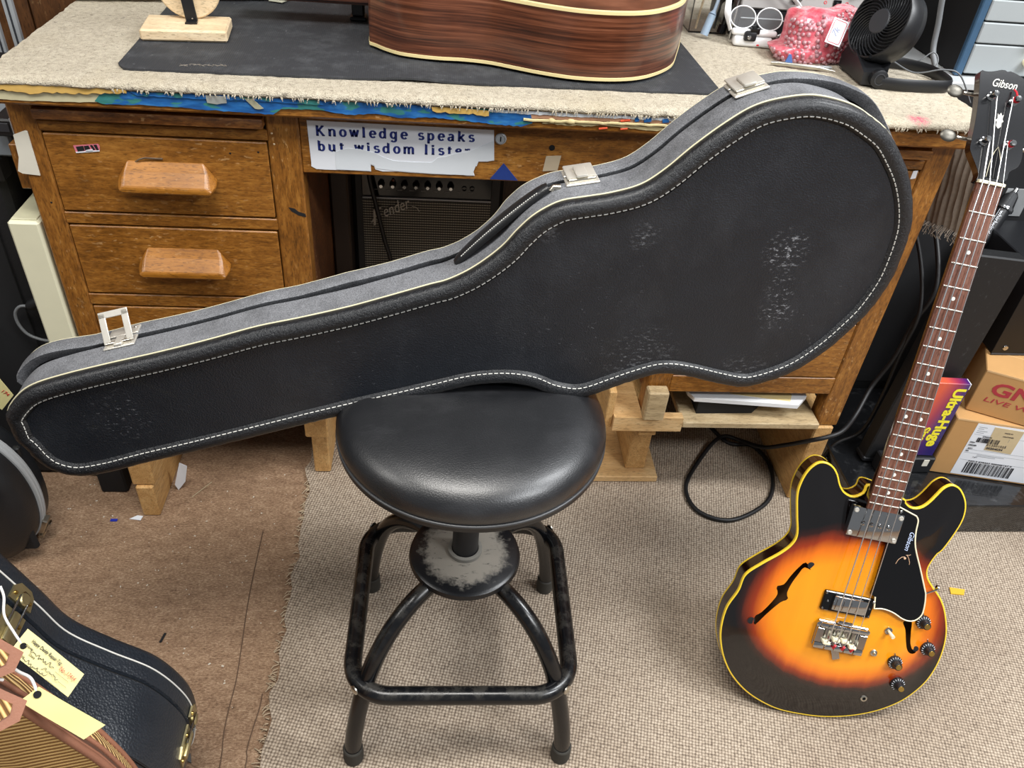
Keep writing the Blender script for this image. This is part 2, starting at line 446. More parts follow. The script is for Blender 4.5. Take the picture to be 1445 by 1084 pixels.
FH_L = [(-0.0868,-0.6684),(-0.0958,-0.6796),(-0.1054,-0.6978),(-0.1133,-0.7157),(-0.1244,-0.7226),(-0.1197,-0.7355),(-0.1277,-0.7578),(-0.1375,-0.7764),(-0.146,-0.7866),(-0.1434,-0.8027),(-0.1379,-0.7952),(-0.1305,-0.7811),(-0.1204,-0.7636),(-0.1099,-0.7477),(-0.1,-0.7403),(-0.1044,-0.7301),(-0.1009,-0.711),(-0.0939,-0.6925),(-0.0871,-0.6777),(-0.0755,-0.6793)]
FH_LC = [(-0.0771,-0.6712),(-0.1499,-0.7957)]
FH_R = [(0.1084,-0.7401),(0.1164,-0.7539),(0.1233,-0.7723),(0.1304,-0.7888),(0.1375,-0.7969),(0.1454,-0.7987),(0.1508,-0.7948),(0.1468,-0.7893),(0.1427,-0.7906),(0.1386,-0.786),(0.1335,-0.7761),(0.1283,-0.7572),(0.123,-0.737)]
FH_RC = [(0.1474,-0.7881)]
PG = [(0.0316,-0.5321),(0.064,-0.542),(0.0695,-0.55),(0.0724,-0.5715),(0.0804,-0.5977),(0.1011,-0.6346),(0.1208,-0.6705),(0.1241,-0.6769),(0.1287,-0.6952),(0.1303,-0.7162),(0.1233,-0.7285),(0.1122,-0.7328),(0.0991,-0.7308),(0.0807,-0.723),(0.0619,-0.7199),(0.0468,-0.7226),(0.0417,-0.7004),(0.0317,-0.6968),(0.0327,-0.6773),(0.0301,-0.6009),(0.0465,-0.5978),(0.0425,-0.5502)]
HS = [(-0.048,0.161),(-0.0429,0.1632),(-0.0309,0.1651),(-0.0142,0.1714),(-0.0093,0.1691),(-0.0006,0.1709),(0.0198,0.164),(0.0293,0.156),(0.0354,0.1151),(0.0397,0.0549),(0.0375,0.0322),(0.0252,0.0208),(0.0205,0.0054),(-0.0194,-0.0028),(-0.0203,0.007),(-0.0261,0.0191),(-0.0402,0.0417),(-0.0411,0.0548),(-0.0412,0.0881),(-0.0433,0.1209)]
ACO = [(0.5433,0.2055),(0.5565,0.1719),(0.5945,0.1363),(0.6306,0.1239),(0.6663,0.1189),(0.7081,0.1186),(0.7498,0.1109),(0.7907,0.0923),(0.8309,0.0741),(0.8826,0.0579),(0.9358,0.0558),(0.9857,0.0669),(1.0276,0.0945),(1.0697,0.1452),(1.0949,0.2118),(1.1273,0.3246)]
TAG1 = [(0.1949,-0.6933,0.5148),(0.2554,-0.7216,0.4629),(0.2435,-0.7467,0.4552),(0.1822,-0.7189,0.5073),(0.1938,-0.7104,0.5055),(0.17,-0.6827,0.5356)]
TAG2 = [(.2834, -.8267, .6115), (.3429, -.8461, .5706), (.3259, -.8597, .5686), (.2693, -.8401, .6084), (.2831, -.8326, .6074)]
TN = [0.4505,-0.4505,0.7708]

# ------------------------------------------------------------------ setting: floor carpet, rug, wall
def carpet_mat():
    t = NT('brown_carpet')
    big = t.noise(3, detail=3); mid = t.noise(55, t.map((.55, 1, 1)), 4, .7); fine = t.noise(330, t.map((.5, 1, 1)), 3, .75)
    f = t.math('ADD', t.math('ADD', t.math('MULTIPLY', fine, .62), t.math('MULTIPLY', mid, .3)), t.math('MULTIPLY', big, .12))
    col = t.ramp(f, [(.32, hexc('4c3a2c')), (.48, hexc('876a52')), (.6, hexc('a78b70')), (.7, hexc('cdb498'))])
    return t.out(col, .95, 0, t.bump(t.math('ADD', fine, mid), .8, .003))

def rug_mat():
    t = NT('woven_rug')
    v1 = t.map((1, 1, 1), (0, 0, R(14)))
    vor = t.n('TexVoronoi', {'Vector': v1, 'Scale': 175, 'Randomness': .2}, feature='F1').outputs['Distance']
    nz = t.noise(420, detail=2); big = t.noise(2.2, detail=4)
    f = t.math('ADD', t.math('MULTIPLY', vor, 1.0), t.math('MULTIPLY', nz, .35))
    col = t.ramp(f, [(.30, hexc('d2c5b3')), (.60, hexc('b0a08d')), (.92, hexc('5f5145'))])
    dirt = t.ramp(big, [(.32, (.80, .77, .75)), (.55, (1, 1, 1))])
    col = t.mix(1.0, col, dirt, 'MULTIPLY')
    return t.out(col, .95, 0, t.bump(t.math('MULTIPLY', vor, -1), .9, .004))

fl = MB().box((-4.0, -3.4, -.05), (5.2, 1.0, 0)).build('floor', carpet_mat(), smooth=None); struct(fl)

cs = MB()
for pts in ([(.306, -.10), (.306, -.176), (.308, -.282), (.314, -.378), (.318, -.452), (.316, -.513), (.317, -.558), (.322, -.612), (.32, -.80)], [(.369, -.48), (.369, -.508), (.364, -.547), (.361, -.584), (.364, -.614), (.36, -.80)]):
    cs.tube([(p.x, p.y, .0000) for p in spline([(x, y, 0) for x, y in pts], 40, False)], .0012, 6)
cs.build('carpet_crease', plain('carpet_crease', '5f4a3a', .95), fl)  # darker tubes stand in for the shade in creases of the carpet
# the wall behind the desk: dark wood boards
wl = MB().box((-4.0, .80, 0), (5.2, .86, 2.7)).build('wall_back', MAT['dark_void'], smooth=None); struct(wl)
bx = -3.96
me = MB().box((0, .785, 0), (.156, .80, 2.7), .003).build('board', MAT['panel_wood'], wl)
for k in range(1, 57):
    c = me.copy(); c.location = (k*.16, 0, 0); COL.objects.link(c)
for o in list(COL.objects):
    if o.name.split('.')[0] == 'board': o.location.x += bx+.002; o.parent = wl

# rug
def rug():
    pts = []
    rnd = random.Random(3)
    n = 90
    for i in range(n+1):
        y = -1.9+(.42+1.9)*i/n
        pts.append((.388+.004*math.sin(i*1.7)+rnd.uniform(-.004, .004)-(.01 if y > .05 else 0), y))
    pts += [(2.35, .42), (2.35, -1.9)]
    root = thing('woven_rug', 'large beige woven rug under the stool and the sunburst bass, frayed along its left edge', 'rug', (1.3, -.6, 0))
    MB().prism(pts, lambda x, y: (x, y, .0), lambda x, y: (x, y, .008)).build('rug_body', rug_mat(), root, smooth=None)
    fr = MB()
    for i in range(260):
        y = rnd.uniform(-1.0, .3); x = .39
        L = rnd.uniform(.004, .017); a = rnd.uniform(-.9, .9)
        fr.tube([(x, y, .006), (x-L*.6, y+L*math.sin(a)*.5, .0065), (x-L, y+L*math.sin(a), .002)], .0009, 4)
    fr.build('fringe', plain('rug_yarn', 'b7a58b', .9), root, kind='stuff')
rug()

# ------------------------------------------------------------------ the old oak desk
def box_part(name, lo, hi, mat, parent, bev=.0015, **kw): return MB().box(lo, hi, bev).build(name, MAT[mat] if isinstance(mat, str) else mat, parent, **kw)

desk = thing('desk', 'worn oak pedestal desk with carpet-covered top and carved drawer pulls', 'desk', (.78, .35, 0))
ZT = .886
box_part('desktop', (-.008, -.03, ZT), (1.588, .76, .915), 'oak_x', desk, .004)
for x0, x1, nm in ((0, .0418, 'post'), (.3917, .4432, 'post'), (1.110, 1.158, 'post'), (1.5086, 1.5555, 'post')):
    box_part(nm, (x0, 0, .236), (x1, .045, ZT-.001), 'oak_z', desk, .003)
for x0, x1 in ((.002, .022), (.4212, .4412), (1.112, 1.132), (1.5335, 1.5535)):
    box_part('side_panel', (x0, .045, .30), (x1, .70, ZT-.001), 'oak_dark', desk)
for x0, x1 in ((0, .045), (.398, .443), (1.11, 1.155), (1.51, 1.555)):
    box_part('rear_post', (x0, .70, .236), (x1, .745, ZT-.001), 'oak_z', desk)
box_part('back_panel', (.022, .70, .33), (.4212, .715, ZT-.001), 'oak_dark', desk)
box_part('back_panel', (1.132, .70, .33), (1.5335, .715, ZT-.001), 'oak_dark', desk)
box_part('side_cleat', (-.020, .012, .728), (-.001, .05, .805), 'oak_z', desk)
DZ = [(.8328, .6959), (.6712, .5333), (.5066, .3702)]
def pull(cx, cz, parent):
    b = [(-.079, -.006), (-.060, .023), (.060, .023), (.079, -.006), (.072, -.023), (-.072, -.023)]
    m = [(-.079, -.012), (-.065, .008), (.065, .008), (.079, -.012), (.073, -.024), (-.073, -.024)]
    f = [(-.074, -.0165), (-.066, -.012), (.066, -.012), (.074, -.0165), (.069, -.023), (-.069, -.023)]
    mb = MB()
    mb.rings([[(cx+x, -.0, cz+z) for x, z in b], [(cx+x, -.012, cz+z) for x, z in m], [(cx+x, -.031, cz+z) for x, z in f]], True, True, True)
    o = mb.build('handle', MAT['oak_handle'], parent, smooth=None)
    md = o.modifiers.new('bevel', 'BEVEL'); md.width = .003; md.segments = 2; md.limit_method = 'ANGLE'
    return o
for side, (xa, xb, h0) in enumerate(((.0418, .3917, .225), (1.158, 1.5086, 1.333))):
    MB().box((xa-.005, .012, .36), (xb+.005, .03, ZT-.002)).build('drawer_recess', MAT['dark_void'], desk, smooth=None)
    # rails between the drawers
    for z0, z1 in ((.8345, .852), (.6729, .6942), (.5083, .5316), (.3255, .3685)):
        box_part('rail', (xa-.001, .0005, z0), (xb+.001, .02, z1), 'oak_x', desk, .0015)
    # pull-out writing board in its slot
    wb = MB().box((xa+.001, -.016, .8585), (xb-.001, .02, .8765), .004, seg=2).build('writing_board', MAT['oak_slide' if side == 0 else 'oak_x'], desk)  # right board gets the lighter oak: its stronger light put into the colour
    for i, (zt, zb) in enumerate(DZ):
        d = MB().box((xa+.0016, .0, zb+.0014), (xb-.0016, .024, zt-.0014), .0016).build('drawer', MAT['oak_x'], desk)
        pull(h0, (.7705, .610, .44)[i], d)
        if side == 0 and i == 0:
            st = MB()
            A = Vector((.0866, 0, .8128)); ux = Vector((.992, 0, .12)).normalized(); uz = Vector((.10, 0, .995))
            def P(u, v_, y): p = A+ux*u-uz*v_; return (p.x, y, p.z)
            st.prism([(0, 0), (.039, 0), (.0415, .004), (.0405, .0125), (.003, .0125)], lambda a, b_: P(a, b_, .0), lambda a, b_: P(a, b_, -.0007))
            so = st.build('sticker', plain('sticker_pink', 'd8788a', .5), d, smooth=None, label='small red, black and white sticker scrap')
            g = MB()
            for poly in ([(.004, .002), (.0155, .0015), (.017, .0095), (.006, .0105)], [(.0165, .0018), (.024, .0015), (.026, .007), (.018, .009)], [(.0265, .0012), (.030, .001), (.034, .0095), (.030, .0095)], [(.032, .001), (.037, .001), (.0395, .0105), (.036, .0105)]):
                g.prism(poly, lambda a, b_: P(a, b_, -.0007), lambda a, b_: P(a, b_, -.0011))
            g.build('letter_blocks', MAT['black_matte'], d, smooth=None)
            g = MB()
            for poly in ([(.0025, .0105), (.0405, .0105), (.0405, .0125), (.0032, .0125)], [(.0185, .0088), (.030, .0078), (.030, .0115), (.0185, .0115)]):
                g.prism(poly, lambda a, b_: P(a, b_, -.0007), lambda a, b_: P(a, b_, -.0012))
            g.build('torn_edge', MAT['paper_white'], d, smooth=None)
def poly_part(name, pts, y0, y1, mat, parent, **kw):
    return MB().prism(pts, lambda x, z: (x, y0, z), lambda x, z: (x, y1, z)).build(name, MAT[mat] if isinstance(mat, str) else mat, parent, smooth=None, **kw)

hk = MB().tube([(.178, -.0015, .7905), (.186, -.004, .7960), (.196, -.0035, .7985), (.206, -.0025, .7975), (.222, -.0018, .7972)], .0014, 6).build('wire_hook', MAT['nickel'], desk)
poly_part('black_scuff', [(.414, .7185), (.424, .7165), (.430, .7110), (.441, .7075), (.4425, .7010), (.430, .7040), (.418, .7115)], -.0002, -.0006, 'black_matte', desk)
for x, z in ((.400, .8480), (.402, .8300), (.375, .815), (.330, .8110), (.026, .711)):
    MB().lathe([(.0018, 0), (.0010, .0006), (0, .0006)], (x, -.0002, z), (0, -1, 0), 8).build('nail_hole', MAT['dark_void'] if x < .39 else MAT['pale_wood'], desk)
MB().tube([(1.4965+.009*math.cos(PI*i/8), -.002, .768+.012*math.sin(PI*i/8)) for i in range(-2, 11)], .0013, 6).build('label_ring', MAT['nickel'], desk)
poly_part('paper_tab', [(1.494, .818), (1.503, .820), (1.502, .834), (1.494, .833)], -.0002, -.0010, 'paper_white', desk)
# apron over the knee-hole
box_part('apron', (.4432, .003, .781), (1.110, .024, ZT-.001), 'oak_x', desk, .002)
# --- the sign with seriffed lettering
def ribbon(mb, pts, thick, thin, conv, y0, y1):
    n = len(pts); L, Rr = [], []
    for i in range(n):
        a = Vector(pts[max(0, i-1)]); b = Vector(pts[min(n-1, i+1)]); d = (b-a).normalized()
        w_ = thin+(thick-thin)*abs(d.y)**1.3; nn = Vector((-d.y, d.x))*w_/2
        p = Vector(pts[i]); L.append(p+nn); Rr.append(p-nn)
    vs = [conv(p, y1) for p in L]+[conv(p, y1) for p in Rr]
    mb.add(vs, [(i, i+1, n+i+1, n+i) for i in range(n-1)])
def arc(cx, cy, rx, ry, a0, a1, n=12):
    return [(cx+rx*math.cos(R(a0+(a1-a0)*i/n)), cy+ry*math.sin(R(a0+(a1-a0)*i/n))) for i in range(n+1)]
def glyph(ch):
    S = lambda x, y0, y1: [(x, y0), (x, y1)]
    F = lambda x, y, w=.17: [(x-w, y), (x+w, y)]
    fl = lambda x, y: [(x-.18, y-.02), (x, y)]
    o = arc(.5, .5, .36, .47, 0, 360, 24)
    hump = lambda x0, x1: [[(x0, .68)]+arc((x0+x1)/2+.03, .68, (x1-x0)/2-.03, .29, 150, 0, 9)+[(x1, 0)]]
    G = {
     'K': ([S(.2, 0, 1.42), F(.2, .04), F(.2, 1.38), [(.25, .62), (.95, 1.38)], [(.45, .80), (1.02, .02)], F(.92, 1.38, .2), F(1.02, .04, .2)], 1.28),
     'n': ([S(.2, 0, .97), fl(.2, .95), F(.2, .04), F(.85, .04)]+hump(.2, .85), 1.1),
     'o': ([o], 1.02),
     'w': ([[(.1, .95), (.36, .03)], [(.36, .03), (.62, .92)], [(.62, .92), (.88, .03)], [(.88, .03), (1.14, .95)], F(.1, .96), F(.62, .96, .14), F(1.14, .96)], 1.28),
     'l': ([S(.25, 0, 1.45), fl(.25, 1.43), F(.25, .04, .2)], .58),
     'e': ([[(.14, .52), (.84, .52)]+arc(.5, .5, .36, .47, 5, 320, 22)], .96),
     'd': ([arc(.45, .48, .33, .45, 40, 320, 18), S(.8, 0, 1.45), fl(.8, 1.43), [(.8, .04), (.98, .04)]], 1.1),
     'g': ([arc(.45, .50, .33, .45, 40, 320, 18), [(.8, .95), (.8, -.2)]+arc(.48, -.2, .32, .26, 0, -160, 10), [(.8, .95), (.98, .95)]], 1.06),
     's': ([arc(.45, .72, .27, .23, 25, 265, 12)+arc(.45, .27, .3, .24, 85, -155, 12)], .88),
     'p': ([S(.2, -.45, .97), fl(.2, .95), F(.2, -.43), arc(.52, .48, .33, .46, 140, -140, 18)], 1.08),
     'a': ([[(.74, .02), (.74, .66)]+arc(.46, .66, .28, .29, 0, 155, 10), [(.74, .56), (.5, .52)]+arc(.40, .27, .26, .25, 80, 300, 12)+[(.74, .22)], [(.72, .04), (.92, .04)]], 1.02),
     'k': ([S(.2, 0, 1.45), fl(.2, 1.43), F(.2, .04), [(.22, .38), (.78, .92)], [(.42, .58), (.86, .03)], F(.78, .95), F(.88, .04)], 1.08),
     'b': ([S(.2, .02, 1.45), fl(.2, 1.43), arc(.52, .48, .33, .46, 140, -140, 18)], 1.06),
     'u': ([[(.2, .95), (.2, .32)]+arc(.5, .32, .3, .28, 180, 340, 10), S(.82, 0, .97), [(.05, .94), (.2, .94)], [(.66, .94), (.82, .94)], [(.82, .04), (1.0, .04)]], 1.12),
     't': ([[(.32, 1.25), (.32, .25)]+arc(.52, .25, .2, .22, 180, 320, 8), [(.08, .93), (.66, .93)]], .76),
     'i': ([S(.25, 0, .97), fl(.25, .95), F(.25, .04, .2), arc(.24, 1.28, .06, .06, 0, 360, 8)], .58),
     'm': ([S(.2, 0, .97), fl(.2, .95), F(.2, .04), F(.78, .04), F(1.36, .04)]+hump(.2, .78)+hump(.78, 1.36), 1.58),
     ' ': ([], .62)}
    return G[ch]
def serif_text(txt, x, z, xh, width, y0, y1, mat, parent, slope=0, hide=None):
    adv = [glyph(c)[1] for c in txt]; tot = sum(adv)*xh; gap = (width-tot)/(len(txt)-1)
    mb = MB(); cx = x
    for c, a in zip(txt, adv):
        strokes = glyph(c)[0]
        for st in strokes:
            keep = [p for p in st]
            if hide is not None:
                q = [p for p in st if z+p[1]*xh > hide(cx+p[0]*xh)]
                if len(q) < len(st):
                    if len(st) == 2:           # clip a straight stroke where the paper is torn
                        D = [Vector(st[0]).lerp(Vector(st[1]), i/10) for i in range(11)]
                        q = [p for p in D if z+p[1]*xh > hide(cx+p[0]*xh)]
                    keep = q
            if len(keep) >= 2:
                ribbon(mb, keep, .36, .19, lambda p, y: (cx+p[0]*xh, y, z+p[1]*xh+slope*(cx-x)), y0, y1)
        cx += a*xh+gap
    return mb.build('lettering', mat, parent, smooth=None)
sign = poly_part('paper_sign', [(.4566, .8715), (.757, .8700), (.7605, .8176), (.748, .8150), (.7345, .8145), (.7315, .806), (.7275, .8085), (.7268, .795), (.729, .789), (.715, .7885), (.705, .7905), (.69, .789), (.66, .789), (.62, .790), (.598, .791), (.575, .790), (.563, .793), (.561, .799), (.5555, .801), (.5556, .789), (.52, .7895), (.48, .789), (.466, .7895), (.458, .794), (.4585, .80)],
                 .0028, .0016, 'paper_white', desk, label='torn white paper sign with navy lettering')
tear = [(0.4987, 0.8037), (0.499, 0.8207), (0.5065, 0.8241), (0.5206, 0.8281), (0.5418, 0.8268), (0.5653, 0.8214), (0.5747, 0.8162), (0.5935, 0.8098), (0.6265, 0.8091), (0.657, 0.8096), (0.6665, 0.8188), (0.6782, 0.8207), (0.6923, 0.826), (0.7041, 0.8287), (0.7182, 0.831), (0.7578, 0.8522)]
def tear_z(x):
    if x < tear[0][0]: return -1
    x += .001
    for (a, za), (b, zb) in zip(tear, tear[1:]):
        if a <= x <= b and b > a: return za+(zb-za)*(x-a)/(b-a)-.0005
    return -1
poly_part('torn_backing', tear+[(.7600, .8185), (.748, .8158), (.7345, .8152), (.7305, .8085), (.7262, .795), (.728, .7898), (.66, .790), (.60, .792), (.564, .795), (.561, .801), (.5550, .802), (.5545, .790), (.4987, .7905)], .0016, .0010, 'paper_torn', sign)
serif_text('Knowledge speaks', .4700, .8473, .0115, .256, .0016, .0012, MAT['navy'], sign, .006)
serif_text('but wisdom listen', .4712, .8219, .0115, .252, .0016, .0012, MAT['navy'], sign, .010, tear_z)
lk = MB().lathe([(.0095, 0), (.0095, .003), (.0075, .0045), (.0072, .0035), (0.0, .0035)], (.7690, .003, .8560), (0, -1, 0), 20).build('lock', MAT['grey_metal'], desk)
MB().box((.7682, -.0012, .852), (.7698, .000, .860)).build('keyhole', MAT['dark_void'], lk, smooth=None)
MB().lathe([(.005, 0), (.005, .0008), (0, .0008)], (.8556, .003, .8440), (0, -1, 0), 12).build('screw_hole', MAT['dark_void'], desk)
poly_part('felt_triangle', [(.7768, .8133), (.7555, .7844), (.8025, .7838)], .003, .001, 'felt_blue', desk, label='small blue felt triangle')
poly_part('tape_patch', [(.8472, .8291), (.8725, .8312), (.869, .8049), (.8438, .8024)], .003, .0015, 'tan_tape', desk, label='grubby tan tape patch')
poly_part('paper_card', [(.0005, .8270), (.0205, .8350), (.0235, .8335), (.0225, .7597), (-.004, .7620), (-.010, .7660), (-.002, .790)], -.0005, -.0022, 'masking', desk, label='strip of cream masking tape folded round the desk edge')
# carpet pad on the top, with a lumpy pile
def pile_mat():
    t = NT('cream_carpet')
    a = t.noise(120, detail=5, rough=.7); b = t.noise(6, detail=4); c = t.noise(520, detail=2)
    col = t.ramp(t.math('ADD', t.math('MULTIPLY', a, .6), t.math('MULTIPLY', c, .45)), [(.32, hexc('877c6b')), (.5, hexc('c2b7a3')), (.7, hexc('dcd4c0'))])
    col = t.mix(t.ramp(b, [(.55, 0.0), (.75, .35)]), col, hexc('b9a987'))
    sp = t.ramp(t.noise(70, detail=3), [(.66, 0.0), (.72, .6)])
    col = t.mix(sp, col, hexc('6d6358'))
    dn = t.n('VectorMath', {0: t.P, 1: (1.455, -.018, .93)}, operation='DISTANCE').outputs['Value']
    pk = t.math('MULTIPLY', t.ramp(dn, [(.008, 1.0), (.022, 0.0)]), t.ramp(a, [(.40, 0.0), (.52, 1.0)]))
    col = t.mix(pk, col, hexc('e2647a'))
    return t.out(col, .95, 0, t.bump(t.math('ADD', a, c), .9, .004))
pile = pile_mat()
def pad():
    mb = MB(); nx, ny = 300, 60
    xs = [-.006+(1.583+.006)*i/nx for i in range(nx+1)]
    prof = [(-.029, .9170), (-.0345, .9180), (-.0375, .9215), (-.036, .926), (-.030, .9295), (-.022, .931)]
    ysz = prof+[(-.022+(.74+.022)*(i+1)/ny, .931) for i in range(ny)]
    rows = []
    for j, (y, z) in enumerate(ysz):
        row = []
        for x in xs:
            d = noise.noise((x*90, y*90, 3))*.0011+noise.noise((x*25, y*25, 9))*.0012
            fy = noise.noise((x*60, z*60, 5))*.0022 if j < 6 else 0
            fz = noise.noise((x*110, 4, 1))*.0018 if j < 2 else 0
            row.append((x+(noise.noise((y*60, 7, 2))*.004 if x < .0 or x > 1.58 else 0), y+fy, z+d+fz))
        rows.append(row)
    mb.rings(rows, closed=False)
    return mb.build('carpet_pad', pile, desk, smooth=60)
cp = pad()
fr = MB(); rnd = random.Random(5)
for i in range(260):
    x = rnd.uniform(.18, 1.57); L = rnd.uniform(.0005, .0035)*(2 if rnd.random() < .06 else 1); d = rnd.uniform(-.003, .003)
    fr.tube([(x, -.0365, .9205), (x+d*.5, -.0385, .9185), (x+d, -.0380-rnd.uniform(0, .001), .9172-L)], [.0011, .0009, .0004], 4)
fr.build('pile_fringe', pile, cp, kind='stuff')
# layers of tape and worn padding along the front edge
def strip(name, top, bot, y, th, mat, jag=.001, seed=1, **kw):
    rnd = random.Random(seed)
    T = [(x, z+rnd.uniform(-jag, jag)*.3) for x, z in top]; B = []
    for (xa, za), (xb, zb) in zip(bot, bot[1:]):
        m = max(2, int(abs(xb-xa)/.006))
        for i in range(m): B.append((xa+(xb-xa)*i/m, za+(zb-za)*i/m+rnd.uniform(-jag, jag)))
    B.append(bot[-1])
    return poly_part(name, T+B[::-1], y, y-th, mat, desk, **kw)
def blue_tape_mat():
    t = NT('blue_tape')
    g = t.ramp(t.noise(55, t.map((.45, 1, 1)), 2), [(.56, 0.0), (.60, 1.0)])
    s_ = t.noise(120, t.map((.2, 1, 1)), 4)
    c = t.ramp(s_, [(.3, hexc('154a86')), (.55, hexc('1f66ac')), (.75, hexc('3f83bd'))])
    return t.out(t.mix(t.math('MULTIPLY', g, .7), c, hexc('3f8a63')), .55, 0, t.bump(s_, .5, .0015))
bt = blue_tape_mat()
strip('blue_tape', [(.165, .9150), (.30, .9175), (.55, .9175), (.81, .9160)], [(.150, .8985), (.160, .8950), (.25, .8965), (.345, .8925), (.412, .8910), (.425, .9005), (.48, .9020), (.53, .8965), (.57, .9005), (.61, .8955), (.66, .8990), (.70, .8965), (.76, .8925), (.797, .8915), (.815, .8975)], -.030, .0022, bt, .0009, 2)
strip('blue_tape', [(.205, .9165), (.49, .9172)], [(.215, .911), (.30, .9105), (.38, .9118), (.49, .9105)], -.0325, .0015, bt, .0006, 9)
strip('paper_strip', [(-.008, .9080), (.06, .9075), (.20, .9130)], [(-.008, .8945), (.06, .8945), (.12, .8955), (.155, .8975), (.19, .9080)], -.030, .0016, plain('old_paper', 'c4bd9b', .7, var=.15), .0005, 4)
strip('foam_edge', [(-.008, .9170), (.02, .9185), (.08, .9200), (.16, .9215), (.20, .9185)], [(-.008, .9085), (.03, .9100), (.06, .9070), (.10, .9100), (.15, .9105), (.20, .9140)], -.031, .004, 'foam_yellow', .0016, 5)
strip('tape_scrap', [(.315, .9170), (.345, .9165)], [(.316, .9055), (.330, .9045), (.345, .9065)], -.0335, .001, plain('grey_tape', '9a9c97', .6), .0006, 6)
strip('tape_scrap', [(.372, .9150), (.384, .9155)], [(.386, .9000), (.393, .8995), (.399, .9010)], -.0335, .001, plain('tan_scrap', 'a8a68c', .6), .0004, 7)
strip('foam_edge', [(.655, .9165), (.70, .9160), (.745, .9145)], [(.657, .9095), (.69, .9075), (.72, .9085), (.745, .9065)], -.0325, .002, 'foam_yellow', .0015, 8)
strip('backing_edge', [(.745, .9165), (1.10, .9175)], [(.745, .9125), (.85, .9115), (.97, .9120), (1.10, .9125)], -.031, .002, 'paper_torn', .0008, 11)
strip('backing_edge', [(.80, .9110), (.97, .9118), (1.10, .9125)], [(.80, .9050), (.90, .9060), (1.10, .9075)], -.0305, .0015, plain('pink_wood', 'b08468', .8, var=.2), .0006, 12)
strip('glue_line', [(.835, .9015), (.88, .9020), (.95, .9005), (1.02, .9005), (1.09, .9020)], [(.83, .8985), (.88, .8965), (.93, .8985), (1.0, .8950), (1.09, .8965)], -.030, .002, 'tape_dirty', .0012, 13)
cr = MB(); rnd = random.Random(8)
cr.tube([(.80+.30*i/40, -.0335+rnd.uniform(-.0006, .0006), .9030+.0022*i/40+rnd.uniform(-.0008, .0008)) for i in range(41)], .0023, 6)
for cx, w_ in ((.845, .010), (.876, .013)):
    cr.sphere((cx, -.0335, .9035), .0055, 10, 6, (w_/.0055*.6, .7, .8))
cr.build('trim_cord', MAT['tape_dirty'], desk)
for i, (x0, z0, w_, h_, m_) in enumerate(((.955, .9078, .016, .0032, 'orange_red'), (.922, .8935, .014, .003, 'orange_red'), (.957, .8945, .012, .0025, 'orange_red'), (.978, .9085, .007, .0070, 'felt_blue'), (.993, .9085, .012, .0065, 'felt_blue'), (1.023, .9090, .011, .0065, 'felt_blue'))):
    MB().obox((x0+w_/2, -.0332, z0+h_/2), (w_, .002, h_), (0, R(-8), 0), .0006).build('paint_chip' if m_ == 'orange_red' else 'tape_scrap', MAT[m_] if m_ != 'felt_blue' else bt, desk)

# ------------------------------------------------------------------ timber risers under the pedestals
r1 = thing('timber_riser', 'pine block riser under the left desk pedestal, its near end on brown carpet', 'riser', (.22, .1, 0))
box_part('upright', (.046, -.056, .0), (.082, .745, .088), 'pine_y', r1, .003)
box_part('upright', (.040, -.050, .0885), (.086, .745, .2355), 'pine_y', r1, .003)
box_part('upright', (.3955, .072, .0085), (.432, .745, .150), 'pine_y', r1, .003)
box_part('crossbar', (.3905, .035, .1505), (.440, .745, .2355), 'pine_y', r1, .003)
box_part('foot_board', (.433, .19, .0085), (.481, .60, .03), 'pine_x', r1, .002)
r2 = thing('timber_riser', 'pine and plywood riser under the right desk pedestal, red paint marks on its floor board', 'riser', (1.25, .2, 0))
fb = box_part('foot_board', (1.01, .046, .0085), (1.2, .31, .026), 'pine_x', r2, .002)
for cx, cy in ((1.185, .235), (1.176, .110)):
    mk_ = MB().prism([(cx-.012, cy-.022), (cx-.002, cy-.025), (cx+.006, cy-.010), (cx+.013, cy+.016), (cx+.002, cy+.022), (cx-.003, cy+.004)], lambda x, y: (x, y, .026), lambda x, y: (x, y, .0268)).build('paint_mark', plain('maroon_paint', '7a2024', .7) if 'maroon_paint' not in bpy.data.materials else bpy.data.materials['maroon_paint'], fb, smooth=None)
MB().lathe([(.010, 0), (.008, .0006), (0, .0006)], (1.196, .17, .026), (0, 0, 1), 12).build('knot', MAT['oak_dark'], fb)
box_part('upright', (1.125, .072, .0265), (1.172, .33, .2), 'pine_y', r2, .003)
MB().prism([(1.047, -.020), (1.197, -.020), (1.197, -.001), (1.1085, -.001), (1.1085, .10), (1.047, .10)], lambda x, y: (x, y, .2315), lambda x, y: (x, y, .269)).build('crossbar', MAT['pine_x'], r2, smooth=None)
box_part('long_rail', (1.112, .0, .2005), (1.152, .745, .2355), 'pine_y', r2, .002)
box_part('rear_upright', (1.112, .66, .0), (1.152, .745, .2), 'pine_z', r2, .002)
box_part('side_rail', (1.030, -.010, .2315), (1.0465, .30, .33), 'pine_y', r2, .002)
MB().box((1.106, -.030, .2695), (1.150, -.002, .345), .003).build('stub', MAT['pine_grey'], r2)
box_part('upright', (1.506, -.005, .0085), (1.5485, .745, .2355), 'pine_y', r2, .003)
sh = tag(MB().box((1.198, -.018, .240), (1.5045, .40, .2555), .002).build('shelf_plank', MAT['pine_grey'], None), 'bare pine plank shelf wedged under the right drawers', 'shelf')
bk = thing('white_board', 'white laminate board with a yellow patch lying on the plank under the right drawers', 'board', (1.36, .2, .28))
MB().prism([(1.211, .03), (1.221, .009), (1.444, -.010), (1.474, .022), (1.480, .33), (1.211, .33)], lambda x, y: (x, y, .2925), lambda x, y: (x, y, .302)).build('board_panel', MAT['white_plastic'], bk, smooth=None)
